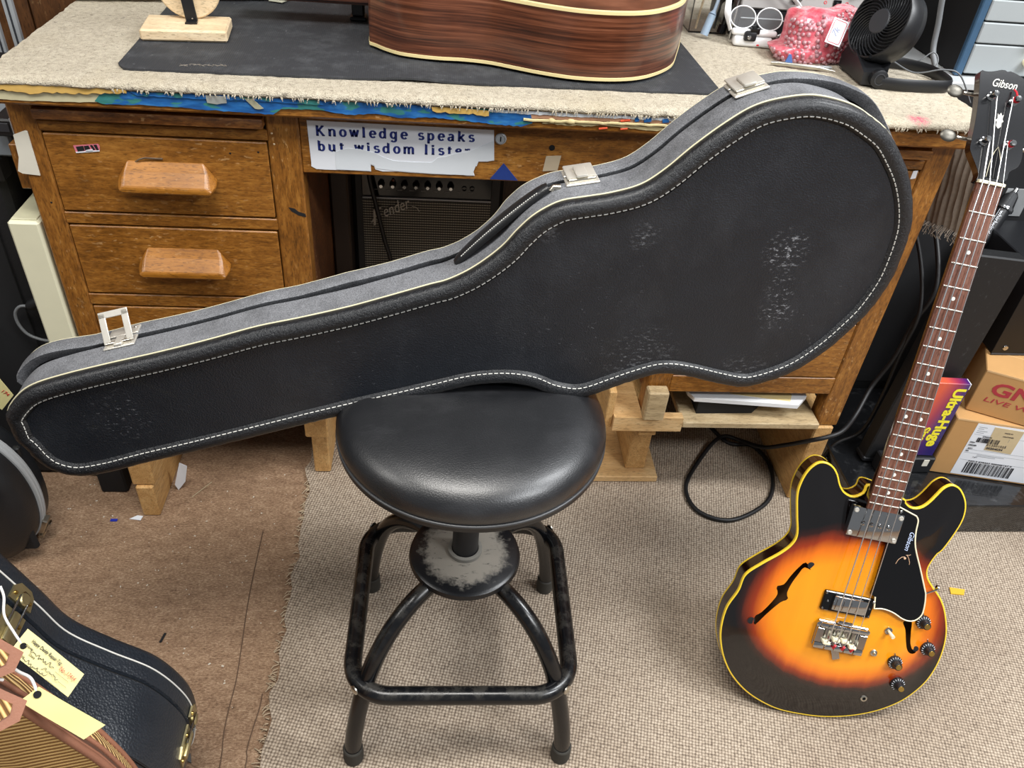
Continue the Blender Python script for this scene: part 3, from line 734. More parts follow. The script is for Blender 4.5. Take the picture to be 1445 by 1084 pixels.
MB().prism([(1.303, .025), (1.430, .002), (1.440, .022), (1.44, .09), (1.303, .09)], lambda x, y: (x, y, .302), lambda x, y: (x, y, .3026)).build('yellow_patch', plain('pale_yellow', 'e3cf95', .7), bk, smooth=None)
tag(MB().prism([(1.234, .012), (1.36, .016), (1.395, .05), (1.44, .32), (1.235, .32)], lambda x, y: (x, y, .2558), lambda x, y: (x, y, .2922)).build('black_tray', MAT['black_matte'], None, smooth=None), 'flat black tray between the pine plank and the white board', 'tray')

# ------------------------------------------------------------------ the swivel stool
SX, SY = .7214, -.4321
def stool():
    root = thing('swivel_stool', 'black round padded swivel stool with dusty foot plate, carrying the big guitar case', 'stool', (SX, SY, .008))
    t, c, rr, nb = leather('seat_vinyl', '141518', .36, 520, .45)
    dn = t.ramp(t.noise(9, t.map((.6, 1.4, 1)), 5, .7), [(.52, 0.0), (.75, .10)])
    seatm = t.out(t.mix(dn, c, hexc('6b6c70')), rr, 0, nb, Coat_Weight=.65, Coat_Roughness=.33)
    prof = [(.0, .596), (.160, .596), (.178, .597), (.1885, .6005), (.1888, .6085)]
    base = MB().lathe(prof+[(.184, .611), (.0, .611)], (SX, SY, 0), n=96).build('seat_base', MAT['black_plastic'], root)
    pr = [(.1850, .6085), (.1880, .615), (.1885, .624), (.1850, .635), (.1770, .6450), (.164, .6530), (.145, .6590), (.120, .6630), (.09, .6655), (.05, .6668), (.0, .667)]
    MB().lathe(pr, (SX, SY, 0), n=96).build('seat', seatm, root, smooth=60)
    MB().lathe([(.1888, .6075), (.1898, .6095), (.1888, .6115), (.1865, .6115)], (SX, SY, 0), n=96, cap=False).build('seat_welt', plain('welt', '3a3b3d', .35), root, smooth=80)
    MB().lathe([(.0, .60), (.021, .60), (.021, .33), (0, .33)], (SX, SY, 0), n=32).build('column', MAT['black_plastic'], root)
    MB().lathe([(.022, .3385), (.0275, .3385), (.0275, .3465), (.0245, .3475), (.022, .3475)], (SX, SY, 0), n=32, cap=False).build('collar', MAT['dust_grey'], root)
    # dusty foot plate
    t = NT('dusty_plate')
    rad = t.n('VectorMath', {0: t.P, 1: (SX, SY, .339)}, operation='DISTANCE').outputs['Value']
    edge = t.math('ADD', rad, t.math('MULTIPLY', t.noise(60, detail=6, rough=.75), .055))
    d = t.ramp(edge, [(.085, 1.0), (.100, 0.0)])
    sc = t.ramp(t.noise(130, t.map((.4, 1, 1), (0, 0, .9)), 4, .7), [(.30, .1), (.42, 1.0)])
    dn = t.math('MULTIPLY', d, sc)
    pm = t.out(t.mix(dn, hexc('101114'), hexc('827c72')), t.math('ADD', t.math('MULTIPLY', dn, .6), .32), 0, t.bump(t.noise(500), .2, .0005))
    pl_ = MB().lathe([(.0, .3405), (.0835, .3385), (.0885, .335), (.0905, .328), (.0870, .327), (.0, .329)], (SX, SY, 0), n=72).build('foot_plate', pm, root)
    # ring
    t = NT('dusty_black_paint')
    nrm_z = t.n('SeparateXYZ', {'Vector': t.n('NewGeometry').outputs['Normal']}).outputs['Z']
    up = t.ramp(nrm_z, [(.35, 0.0), (.9, 1.0)])
    dd = t.math('MULTIPLY', up, t.ramp(t.noise(38, detail=6, rough=.7), [(.45, 0.0), (.75, .45)]))
    dust = t.ramp(t.noise(22, detail=6, rough=.7), [(.55, 0.0), (.8, .3)])
    dd = t.math('ADD', dd, t.math('MULTIPLY', dust, .35), True)
    paint = t.out(t.mix(dd, hexc('0c0d10'), hexc('5e5a52')), t.math('ADD', t.math('MULTIPLY', dd, .5), .22), 0, t.bump(t.noise(90), .06, .001))
    ca, sa = math.cos(-.0183), math.sin(-.0183)
    def rot(x, y): return SX+x*ca-y*sa, SY+x*sa+y*ca
    hw, cr = .1745, .062; pts = []
    for cx, cy, a0 in ((hw-cr, hw-cr, 0), (-hw+cr, hw-cr, 90), (-hw+cr, -hw+cr, 180), (hw-cr, -hw+cr, 270)):
        for i in range(13):
            a = R(a0+90*i/12); x, y = rot(cx+cr*math.cos(a), cy+cr*math.sin(a)); pts.append((x, y, .200))
    MB().tube(pts, .0145, 18, closed=True, up=(0, 0, 1)).build('foot_ring', paint, root, smooth=60)
    leg = [(.045, .318), (.085, .318), (.120, .308), (.155, .286), (.185, .252), (.207, .212), (.222, .170), (.234, .125), (.2425, .085), (.2475, .050), (.2485, .016)]
    for a in (45, 135, 225, 315):
        P3 = []
        for r_, z in leg:
            x, y = rot(r_*math.cos(R(a)), r_*math.sin(R(a))); P3.append((x, y, z))
        P3 = [tuple(v) for v in spline(P3, 30, False)]
        lg = MB().tube(P3, .0140, 16).build('leg', paint, root, smooth=60)
        x, y, z = P3[-1]
        MB().lathe([(.0, .008), (.0158, .008), (.0170, .014), (.0165, .042), (.0150, .044)], (x, y, 0), n=24).build('rubber_foot', MAT['rubber_foot'], lg)
        dx, dy = x-SX, y-SY; L = math.hypot(dx, dy); dx /= L; dy /= L
        k = .1745*1.414-cr*.414+.0140
        MB().lathe([(.0080, 0), (.0080, .002), (.005, .0035), (0, .0035)], (SX+dx*k, SY+dy*k, .203), (dx, dy, .05), 16).build('screw', MAT['nickel'], lg)
stool()

# ------------------------------------------------------------------ the big black bass case
CO, CU, CW_, CN = Vector(CASE_O), Vector(CASE_U), Vector(CASE_W), Vector(CASE_N)
CT = .102
def cp3(u, w, t): return CO+CU*u+CW_*w-CN*t
def lid_off(u):
    a = CASE_LID
    if u <= a[0][0]: return a[0][1]
    for (x0, y0), (x1, y1) in zip(a, a[1:]):
        if u <= x1: return y0+(y1-y0)*(u-x0)/(x1-x0)
    return a[-1][1]
def big_case():
    root = thing('bass_case', 'huge scuffed black leatherette bass guitar case standing on edge on the stool', 'guitar case', tuple(CO))
    N = 420
    P = [Vector((p.x, p.y)) for p in spline([(x, y, 0) for x, y in CASE_OUT], N)]
    Nn = normals2(P)
    def ring(d, t, extra=None):
        q = inset(P, Nn, d)
        if extra: q = [p+n_*extra(p0, n_) for p, p0, n_ in zip(q, P, Nn)]
        return [cp3(p.x, p.y, t) for p in q]
    # ---- materials
    t, c, rr, nb = leather('case_front_vinyl', '171b22', .43, 470, 1.0)
    def loc(u, w): return tuple(cp3(u, w, 0))
    streak = t.noise(260, t.map((.5, 1, 1), (0, R(35), 0)), 5, .75)
    col = c
    for (u, w, r_, th, k) in ((.315, .216, .036, .585, 1.0), (.322, .160, .026, .60, .8), (.328, .122, .030, .59, .8), (.124, .240, .022, .56, .22), (.118, .228, .016, .56, .22), (.0, .243, .018, .52, .3), (.30, .012, .05, .58, .35), (.149, .052, .06, .58, .28), (-.549, -.035, .055, .62, .45), (.06, .10, .16, .66, .3), (.40, .10, .12, .66, .3), (-.20, .06, .12, .67, .3)):
        dn = t.n('VectorMath', {0: t.P, 1: loc(u, w)}, operation='DISTANCE').outputs['Value']
        m = t.math('MULTIPLY', t.ramp(dn, [(r_*.25, 1.0), (r_, 0.0)]), t.ramp(streak, [(th-.04, 0.0), (th+.05, k)]))
        col = t.mix(m, col, hexc('a3a6ac'))
    hz = t.ramp(t.noise(7, t.map((1, 1, .7)), 6, .7), [(.50, 0.0), (.80, .10)])
    col = t.mix(hz, col, hexc('75777c'))
    front_m = t.out(col, rr, 0, nb, Coat_Weight=.05)
    t, c, rr, nb = leather('case_side_vinyl', '2c2d30', .6, 520, .4, .85, '8b8d92', 14)
    side_m = t.out(c, .75, 0, nb)
    t, c, rr, nb = leather('case_binding', '101318', .33, 300, .7)
    wr = t.noise(170, t.map((1.0, .25, 1.0)), 5, .8)
    bind_m = t.out(c, .36, 0, t.bump(wr, .8, .003, nb), Coat_Weight=.25, Coat_Roughness=.3)
    # ---- front
    inner = inset(P, Nn, .0245)
    keep = [inner[i] for i in range(0, N, 2)]
    V, F = cdt_face([(p.x, p.y) for p in keep], [], .03)
    MB().add([cp3(p.x, p.y, .0022+.0015*noise.noise((p.x*6, p.y*6, 0))) for p in V], F).build('front_panel', front_m, root, smooth=60)
    def wrk(p, n_): return .0009*noise.noise((p.x*160, p.y*160, 2))
    MB().rings([ring(.0250, .0035), ring(.0225, .0008), ring(.0200, -.0015), ring(.0160, -.0042, wrk), ring(.0105, -.0046, wrk), ring(.0055, -.003, wrk), ring(.0015, .0008, wrk), ring(.0, .006, wrk), ring(.0003, .0125)]).build('edge_binding', bind_m, root, smooth=70)
    MB().tube(ring(.0, .0128), .0012, 6, closed=True).build('piping', MAT['cream_thread'], root, smooth=70)
    st = MB(); q = [cp3(p.x, p.y, -.0018) for p in inset(P, Nn, .0202)]
    D = q+[q[0]]; acc = 0
    for a, b in zip(D, D[1:]):
        L = (b-a).length; d = (b-a)/L
        s_ = -acc
        while s_ < L:
            s0, s1 = max(0, s_), min(L, s_+.0052)
            if s1 > s0: st.tube([a+d*s0, a+d*s1], .00075, 4)
            s_ += .0078
        acc = (L-s_+.0078) % .0078 if s_ > L else 0
    st.build('stitching', MAT['white_thread'], root, kind='stuff')
    # ---- side wall, dark groove, lid
    MB().rings([ring(.0008, .0128), ring(.0008, .040), ring(.0008, .0600), ring(.0022, .0612)]).build('side_wall', side_m, root)
    lo = lambda p, n_: max(.0004, lid_off(p.x))*max(0, min(1, (n_.y+.15)/.75)) if p.y > -.03 else 0.0
    gap = lambda p, n_: lo(p, n_)
    T0 = .0700
    lid = MB().rings([ring(.0150, .076, gap), ring(.0060, T0+.001, gap), ring(.0015, T0, gap), ring(.0005, T0+.002, lo), ring(.0, .092, lo), ring(.0015, .099, lo), ring(.006, CT, lo)])
    lid_o = lid.build('lid', side_m, root)
    kb = [p+n_*lo(p, n_) for p, n_ in zip(inset(P, Nn, .006), Nn)]
    kb = [kb[i] for i in range(0, N, 2)]
    V, F = cdt_face([(p.x, p.y) for p in kb], [], .05)
    MB().add([cp3(p.x, p.y, CT+.0005) for p in V], F).build('back_panel', front_m, lid_o, smooth=60)
    MB().tube(ring(.0022, .0985, lo), .0012, 6, closed=True).build('lid_piping', MAT['cream_thread'], lid_o, smooth=70)
    MB().rings([ring(.0022, .0612), ring(.0150, .0620), ring(.0150, .080, gap)]).build('lid_gap_shade', MAT['dark_void'], root, smooth=60)  # near-black ring stands in for the shade inside the lid gap
    # ---- latches: local frame on the rim (a along the rim, b outward, c from front to back)
    def rim_frame(u):
        best = min(range(N), key=lambda i: abs(P[i].x-u)+(10 if Nn[i].y < .1 else 0))
        p, n_ = P[best], Nn[best]; tn = Vector((n_.y, -n_.x))
        a3 = CU*tn.x+CW_*tn.y; b3 = CU*n_.x+CW_*n_.y; c3 = -CN
        m = Matrix((a3, b3, c3)).transposed().to_4x4(); m.translation = cp3(p.x, p.y, 0)
        return m, lo(p, n_)
    for u, opened in ((-.5456, True), (.047, False), (.2385, False)):
        m, lf = rim_frame(u); m = m @ Matrix.Diagonal((1.28, 1, 1, 1))
        base = MB().box((-.0165, -.0008, .0455), (.0165, .0022, .0685), .001, m).build('latch', MAT['worn_nickel'], root)
        MB().box((-.016, lf-.001, .0715), (.016, lf+.0022, .0905), .001, m).build('catch_plate', MAT['worn_nickel'], base)
        MB().cyl(m @ Vector((-.013, .0035, .0535)), m @ Vector((.013, .0035, .0535)), .0028, n=12).build('hinge_pin', MAT['nickel'], base)
        if opened:
            mm = m @ Matrix.Translation((0, .0035, .0535)) @ Matrix.Rotation(R(-52), 4, 'X') @ Matrix.Diagonal((1, 1, 1.15, 1))
            f = MB()
            f.box((-.0155, -.001, 0), (-.0085, .001, .036), .0005, mm); f.box((.0085, -.001, 0), (.0155, .001, .036), .0005, mm); f.box((-.0155, -.001, .030), (.0155, .001, .0375), .0005, mm)
            f.build('lever_frame', MAT['worn_nickel'], base)
            MB().box((-.0045, .002, .046), (.0045, .0065, .066), .0012, m).build('latch_tongue', MAT['worn_nickel'], base)
            MB().lathe([(.0022, 0), (.0014, .0014), (0, .0014)], m @ Vector((.011, lf+.002, .085)), m.to_3x3() @ Vector((0, 1, 0)), 10).build('rivet', MAT['nickel'], base)
        else:
            MB().box((-.0145, .0045+lf*.5, .0535), (.0145, .0075+lf*.6, .0930), .0016, m, 2).build('lever_frame', MAT['worn_nickel'], base)
            MB().box((-.006, .0072+lf*.5, .049), (.006, .0112+lf*.6, .0800), .0022, m, 2).build('latch_tongue', MAT['worn_nickel'], base)
    # ---- handle on the side wall
    pts = []
    A = (-.1015, .168); B = (.0085, .274)
    e0, e1 = Vector((*A, 0)), Vector((*B, 0))
    d = (e1-e0).normalized(); nn = Vector((-d.y, d.x, 0))
    for i in range(25):
        s_ = i/24; p = e0.lerp(e1, s_)+nn*(.007+.004*math.sin(PI*s_)**.6)
        pts.append(cp3(p.x, p.y, .0485))
    rr_ = [.0085+.0045*math.sin(PI*min(1, max(0, i/24)))**.5 for i in range(25)]
    t, c, rr, nb = leather('handle_leather', '17181a', .35, 400, .4)
    hd = MB().tube(pts, rr_, 14, flat=.55, up=tuple(CU*nn.x+CW_*nn.y)).build('handle', t.out(c, .38, 0, nb, Coat_Weight=.1), root, smooth=70)
    st = MB()
    up = CU*nn.x+CW_*nn.y
    for i in range(2, 22):
        for f_ in (0, .5):
            j = i+f_; k = int(j); fr_ = j-k
            a = pts[k].lerp(pts[min(24, k+1)], fr_); b = pts[k].lerp(pts[min(24, k+1)], min(1, fr_+.3))
            off = up*(rr_[k]*.55*.72)+CN*(rr_[k]*.72)
            st.tube([a+off, b+off], .0007, 4)
    st.build('handle_stitching', MAT['white_thread'], hd, kind='stuff')
    for (x, y) in (A, B):
        p0 = cp3(x, y, .0485); q = Vector((x, y, 0))+(d*.014 if (x, y) == B else -d*.012); p1 = cp3(q.x, q.y-.006, .0485)
        MB().tube([p0, (Vector(p0)+Vector(p1))/2+up*.004, p1], [.0045, .0035, .005], 10).build('handle_loop', MAT['nickel'], hd, smooth=60)
big_case()

# ------------------------------------------------------------------ the sunburst semi-hollow bass
def bass():
    M3 = Matrix(BASS_M); m = M3.to_4x4(); m.translation = Vector(BASS_O)+Vector((-.0084, -.0111, .0049))
    root = thing('electric_bass', 'sunburst semi-hollow electric bass with yellow binding leaning beside the desk', 'bass guitar', local=m)
    N = 300
    P = [Vector((p.x, p.y)) for p in spline([(x, y, 0) for x, y in BASS_OUT], N)]
    Nn = normals2(P)
    def smooth_hole(pts, n): return [(p.x, p.y) for p in spline([(x, y, 0) for x, y in pts], n)]
    def circ(c, r, n=16): return [(c[0]+r*math.cos(2*PI*i/n), c[1]+r*math.sin(2*PI*i/n)) for i in range(n)]
    holes = [smooth_hole(FH_L, 60), circ(FH_LC[0], .0062), circ(FH_LC[1], .0066)]
    holes_r = [smooth_hole(FH_R, 50), circ(FH_RC[0], .0055)]
    ZE, DEP = -.028, .0385
    ring0 = [(p.x, p.y) for p in inset(P, Nn, .0025)]
    def top_z(x, y):
        d = dist_poly((x, y), ring0); s_ = min(1, d/.085); s_ = s_*s_*(3-2*s_)
        return ZE+.0105*s_
    def burst():
        t = NT('sunburst_top')
        sx = t.n('SeparateXYZ', {'Vector': t.P})
        x = t.math('DIVIDE', t.math('SUBTRACT', sx.outputs['X'], .012), .196)
        y0 = t.math('SUBTRACT', sx.outputs['Y'], -.765)
        y = t.math('DIVIDE', y0, t.ramp(t.math('ADD', t.math('MULTIPLY', y0, 5), .5), [(.45, .138), (.55, .192)]))
        r_ = t.math('POWER', t.math('ADD', t.math('POWER', t.math('ABSOLUTE', x), 2.0), t.math('POWER', t.math('ABSOLUTE', y), 2.0)), .5)
        g = t.noise(30, t.map((1, .12, 1)), 5, .6)
        r_ = t.math('ADD', r_, t.math('MULTIPLY', t.math('SUBTRACT', g, .5), .10))
        col = t.ramp(r_, [(.0, hexc('f4a51c')), (.62, hexc('ee9412')), (.76, hexc('dc6d0c')), (.85, hexc('8e2f09')), (.94, hexc('2a0d07')), (1.0, hexc('080506'))])
        gr = t.ramp(t.noise(60, t.map((1, .08, 1)), 4), [(.35, .82), (.65, 1.0)])
        col = t.mix(1.0, col, t.mix(gr, (.82, .78, .7), (1, 1, 1)), 'MULTIPLY')
        return t.out(col, .13, 0, None, Coat_Weight=.8, Coat_Roughness=.05)
    V, F = cdt_face(ring0, [holes[0], holes_r[0]], .0095)
    # round f-hole ends are cut by a second pass
    def cut(V, F, hs):
        return [f for f in F if not any(inside(sum((V[i] for i in f), Vector((0, 0)))/len(f), h) for h in hs)]
    hs_all = [holes, holes_r]
    def union(a, circles):
        # merge the end circles into the slot outline by radial test: build as separate holes when they do not touch
        return a
    V, F = cdt_face(ring0, [], .0095) if False else (V, F)
    top = MB().add([(p.x, p.y, top_z(p.x, p.y)) for p in V], F).build('top', burst(), root, smooth=60)
    dark = MAT['black_matte']
    for c, r in ((FH_LC[0], .0062), (FH_LC[1], .0066), (FH_RC[0], .0055)):
        z = top_z(*c)+.0004
        MB().lathe([(r, 0), (r*.85, .0002), (0, .0002)], (c[0], c[1], z), (0, 0, 1), 20).build('sound_hole_end', dark, top)
    inn = MB()
    V2, F2 = cdt_face(ring0, [], .03)
    inn.add([(p.x, p.y, ZE-.022) for p in V2], F2).build('inner_back', plain('inside_wood', '6b4a2c', .8), root, smooth=None)
    t = NT('dark_rim'); g = t.noise(40, t.map((1, 1, .2)), 4)
    rim_m = t.out(t.mix(g, hexc('0b0606'), hexc('2a0f0a')), .14, 0, None, Coat_Weight=.7, Coat_Roughness=.05)
    def rg(d, z): return [(p.x, p.y, z) for p in inset(P, Nn, d)]
    MB().rings([rg(.0006, ZE-.004), rg(.0006, ZE-DEP+.003)]).build('rim', rim_m, root, smooth=60)
    MB().rings([rg(.0028, ZE+.0002), rg(.001, ZE+.0003), rg(.0, ZE-.0008), rg(.0, ZE-.005), rg(.001, ZE-.0052)]).build('front_binding', MAT['binding_yellow'], root, smooth=60)
    MB().rings([rg(.001, ZE-DEP+.0042), rg(.0, ZE-DEP+.004), rg(.0, ZE-DEP+.0005), rg(.0015, ZE-DEP), rg(.004, ZE-DEP)]).build('back_binding', MAT['binding_yellow'], root, smooth=60)
    ob = [(p.x, p.y) for p in inset(P, Nn, .0035)]
    V3, F3 = cdt_face(ob, [], .03)
    MB().add([(p.x, p.y, ZE-DEP+.0003-.007*min(1, dist_poly((p.x, p.y), ob)/.08)) for p in V3], F3).build('back', rim_m, root, smooth=60)
    # ---- neck
    L = .775
    def hw(y): return (.0397+.01568*(-y/L))/2
    yend = -.5425
    nk = []
    for i in range(25):
        y = .004+(-.535-.004)*i/24; h = hw(y); dp = .022+.004*(-y/.535)
        if y < -.47: dp += (.016)*min(1, (-.47-y)/.05)
        row = [(-h, y, -.0055)]
        for k in range(1, 12):
            a = PI*k/12; row.append((-h*math.cos(a), y, -.0055-(dp-.0055)*math.sin(a)**.75))
        row.append((h, y, -.0055)); nk.append(row)
    t = NT('neck_brown'); g = t.noise(30, t.map((1, .1, 1)), 4)
    MB().rings(nk, True, True, True).build('neck', t.out(t.mix(g, hexc('180805'), hexc('3a160b')), .18, 0, None, Coat_Weight=.5), root, smooth=60)
    fb = MB(); h0, h1 = hw(0), hw(yend)
    rows = []
    for i in range(40):
        y = yend*i/39; h = hw(y)
        rows.append([(-h, y, -.0056), (-h, y, -.0008), (-h*.5, y, .0), (0, y, .0003), (h*.5, y, .0), (h, y, -.0008), (h, y, -.0056)])
    fb.rings(rows, True, True, True).build('fretboard', MAT['fret_rosewood'], root, smooth=30)
    for k in range(1, 21):
        y = -L*(1-2**(-k/12)); h = hw(y)-.0004
        MB().tube([(-h, y, -.0002), (-h*.5, y, .0005), (0, y, .0008), (h*.5, y, .0005), (h, y, -.0002)], .0011, 6).build('fret', MAT['worn_nickel'], root, smooth=60)
    for k in (3, 5, 7, 9, 12, 15, 17, 19):
        y = -L*(1-(2**(-k/12)+2**(-(k-1)/12))/2)
        for x in ((-.0125, .0125) if k == 12 else (0,)):
            MB().lathe([(.0031, -.0002), (.0031, .0005), (0, .0005)], (x, y, .0), (0, 0, 1), 16).build('inlay_dot', MAT['pearl'], root)
    MB().box((-.0205, -.0005, -.006), (.0205, .0045, .0032), .0008).build('nut', MAT['ivory'], root)
    # ---- headstock, tilted back 14 degrees
    ta = R(14)
    def H(x, s_, z=0): return Vector((x, .004, -.004))+Vector((x*0, math.cos(ta)*s_, -math.sin(ta)*s_))+Vector((0, math.sin(ta), math.cos(ta)))*z
    hp = [(p.x, p.y) for p in spline([(x, y, 0) for x, y in HS], 90)]
    MB().prism(hp, lambda x, y: H(x, y, -.0145), lambda x, y: H(x, y, -.0005)).build('headstock', plain('head_edge', '27130c', .2, Coat_Weight=.5), root, smooth=30)
    V4, F4 = cdt_face(hp, [], .03)
    MB().add([H(p.x, p.y, .0) for p in V4], F4).build('headstock_face', plain('head_black', '0b0c10', .17, Coat_Weight=.3, Coat_Roughness=.12), root, smooth=None)
    def on_head(x, s_, z, ang=0):
        mm = Matrix((Vector((1, 0, 0)), Vector((0, math.cos(ta), -math.sin(ta))), Vector((0, math.sin(ta), math.cos(ta))))).transposed().to_4x4()
        mm.translation = H(x, s_, z); return mm @ Matrix.Rotation(ang, 4, 'Z')
    text('Gibson', .0175, on_head(-.0265, .1435, .0003, R(2)), MAT['pearl'], root, 'logo', shear=.35, width=.038)
    cr = [(0, .014), (.0035, .009), (.0065, .012), (.0050, .004), (.0085, .0), (.0048, -.002), (.0055, -.0085), (0, -.013), (-.0055, -.0085), (-.0048, -.002), (-.0085, 0), (-.0050, .004), (-.0065, .012), (-.0035, .009)]
    MB().prism([(x*.72, y*.9) for x, y in cr], lambda x, y: H(-.0052+x, .0935+y, -.0002), lambda x, y: H(-.0052+x, .0935+y, .0005)).build('crown_inlay', MAT['pearl'], root, smooth=None)
    rod = [(-.0095, .006), (-.0085, .022), (-.0075, .034), (-.0040, .046), (0, .054), (.0040, .046), (.0075, .034), (.0085, .022), (.0095, .006)]
    ro = MB().prism(rod, lambda x, y: H(x, y, 0), lambda x, y: H(x, y, .0016)).build('rod_cover', MAT['black_gloss'], root, smooth=None)
    MB().tube([H(x, y, .0017) for x, y in rod], .0004, 5).build('cover_edge', MAT['ivory'], ro)
    posts = [(-.0255, .1278), (.0098, .1270), (-.0233, .0585), (.0152, .0597)]
    for i, (x, s_) in enumerate(posts):
        ax = H(x, s_, 1)-H(x, s_, 0)
        tu = MB().lathe([(.0068, 0), (.0070, .0015), (.0058, .0025), (.0046, .003), (.0046, .0135), (.0040, .0150), (0, .0152)], H(x, s_, 0), ax, 20).build('tuner', MAT['chrome'], root)
        if i in (1, 3):
            MB().lathe([(.0051, .0065), (.0055, .009), (.0051, .0115)], H(x, s_, 0), ax, 16, cap=False).build('string_silk', MAT['red'], tu)
        sx_ = -1 if i in (0, 2) else 1
        ex = -.048 if i == 0 else (.040 if i == 1 else (-.045 if i == 2 else .043))
        kx = x+sx_*.0005
        MB().tube([H(kx, s_+.006, -.020), H(ex+sx_*.010, s_+.006, -.020)], .0028, 8).build('tuner_shaft', MAT['nickel'], tu)
        ko = MB(); ko.sphere((0, 0, 0), .0105, 16, 8, (1.25, .95, .28))
        mm = on_head(ex+sx_*.023, s_+.006, -.020)
        MB().add([mm @ Vector(v) for v in ko.v], ko.f).build('tuner_key', MAT['old_nickel'], tu, smooth=60)
    if True:
        x, s_ = posts[1]; mm = MB().tube([H(x-.001, s_+.005, .010), H(x-.002, s_+.012, .007), H(x-.004, s_+.016, .004)], .0013, 6).build('string_tail', MAT['red'], root)
    # ---- strings
    ny = (-.0155, -.0052, .0052, .0155); by = (-.0195, -.0040, .0120, .0275)
    order = (2, 0, 1, 3)                      # which post each string winds on
    for i in range(4):
        px, ps = posts[order[i]]
        side = .0052 if order[i] in (0, 2) else -.0052
        a = H(px+side, ps, .008)
        MB().tube([a, (ny[i], .002, .0036), (by[i], -.788, .0052), (by[i]+.0004, -.808, -.003)], .00115-.00017*i, 6).build('string', MAT['steel_string'], root, smooth=60)
    # ---- pickguard
    pgm = MAT['black_gloss']
    pp = [(p.x, p.y) for p in spline([(x, y, 0) for x, y in PG], 160)] if False else PG
    # smooth only the curved right-hand part
    cur = spline([(x, y, 0) for x, y in PG[1:16]], 90, False)
    pp = [PG[0]]+[(p.x, p.y) for p in cur]+[tuple(q) for q in PG[16:]]
    g = MB().prism(pp, lambda x, y: (x, y, -.0125), lambda x, y: (x, y, -.0095)).build('pickguard', pgm, root, smooth=None)
    q = [Vector((x, y)) for x, y in pp]
    if area2(q) < 0: pass
    MB().tube([(x, y, -.0098) for x, y in pp[:92]], .0013, 6).build('pickguard_edge', MAT['ivory'], g)
    tm = Matrix.Translation((.0660, -.5720, -.0093)) @ Matrix.Rotation(R(-90), 4, 'Z')
    text('Gibson', .0125, tm @ Matrix.Translation((0, -.003, 0)), plain('print_blue', 'b9c8e6', .4), g, 'logo', shear=.3, width=.034)
    em = MB()
    em.tube([(.0565+.0, -.6330, -.0093), (.0585, -.6250, -.0093), (.0630, -.6190, -.0093), (.0680, -.6175, -.0093)], .0005, 5)
    em.tube([(.0705, -.6140, -.0093), (.0745, -.6180, -.0093), (.0790, -.6260, -.0093), (.0795, -.6300, -.0093)], .0005, 5)
    em.tube([(.0690, -.6140, -.0093), (.0740, -.6135, -.0093), (.0765, -.6115, -.0093)], .0004, 5)
    em.sphere((.0690, -.6205, -.0094), .0022, 10, 6, (1, 1, .3))
    em.build('emblem_reflection', plain('reflection_tan', 'd0a988', .4), g)  # tan strokes stand in for a reflection in the glossy guard
    for x, y in ((.0375, -.5395), (.0435, -.7115)):
        MB().lathe([(.0026, 0), (.0018, .0008), (0, .0008)], (x, y, -.0095), (0, 0, 1), 12).build('screw', MAT['chrome'], g)
    MB().cyl((.1230, -.6800, -.013), (.1505, -.6690, -.022), .0014, n=8).build('guard_bracket', MAT['chrome'], g)
    MB().lathe([(.0045, 0), (.0045, .003), (0, .003)], (.1500, -.6690, -.028), (1, 0, 0), 12).build('bracket_screw', MAT['chrome'], g)
    # ---- neck pickup
    c = MB().box((-.0430, -.5985, -.022), (.0455, -.5445, -.0080), .0022, seg=2).build('neck_pickup', MAT['chrome'], root)
    for x in (-.0205, -.0055, .0095, .0245):
        MB().lathe([(.0042, 0), (.0042, .0012), (.0030, .0028), (0, .0032)], (x, -.5720, -.008), (0, 0, 1), 14).build('pole_screw', MAT['chrome'], c)
    for x, y in ((-.0375, -.5510), (-.0375, -.5925), (.0400, -.5510), (.0400, -.5925)):
        MB().lathe([(.0042, 0), (.0036, .0016), (.0014, .0018), (0, .0012)], (x, y, -.008), (0, 0, 1), 16).build('screw', MAT['worn_nickel'], c)
    # ---- bridge pickup in its black ring
    r_ = MB().box((-.0430, -.7445, -.022), (.0460, -.7075, -.0120), .0015).build('bridge_pickup', MAT['black_gloss'], root)
    MB().box((-.0265, -.7395, -.014), (.0335, -.7125, -.0070), .0025, seg=2).build('pickup_cover', MAT['chrome'], r_)
    for x, y in ((-.0345, -.726), (.0405, -.726), (-.0400, -.7405), (-.0400, -.7115), (.0430, -.7405), (.0430, -.7115)):
        MB().lathe([(.0021, 0), (.0015, .0012), (0, .0012)], (x, y, -.012), (0, 0, 1), 10).build('screw', MAT['chrome'], r_)
    # ---- bridge
    b = MB().box((-.0385, -.8130, -.0185), (.0515, -.7640, -.0125), .0012).build('bridge', MAT['chrome'], root)
    for i in range(5):
        x = (-.0385, -.0180, -.0010, .0170, .0345, .0515)
        MB().box((x[i]+.0006, -.8155, -.0125), (x[i+1]-.0006, -.8040, -.0055), .0020, seg=2).build('tail_block', MAT['chrome'], b)
    MB().box((-.0350, -.7740, -.0125), (.0480, -.7660, -.0045), .0015, seg=2).build('front_bar', MAT['chrome'], b)
    MB().box((-.0385, -.8040, -.0125), (-.0260, -.7760, -.0060), .001).build('side_block', MAT['chrome'], b)
    MB().box((.0370, -.8040, -.0125), (.0510, -.7760, -.0060), .001).build('side_block', MAT['chrome'], b)
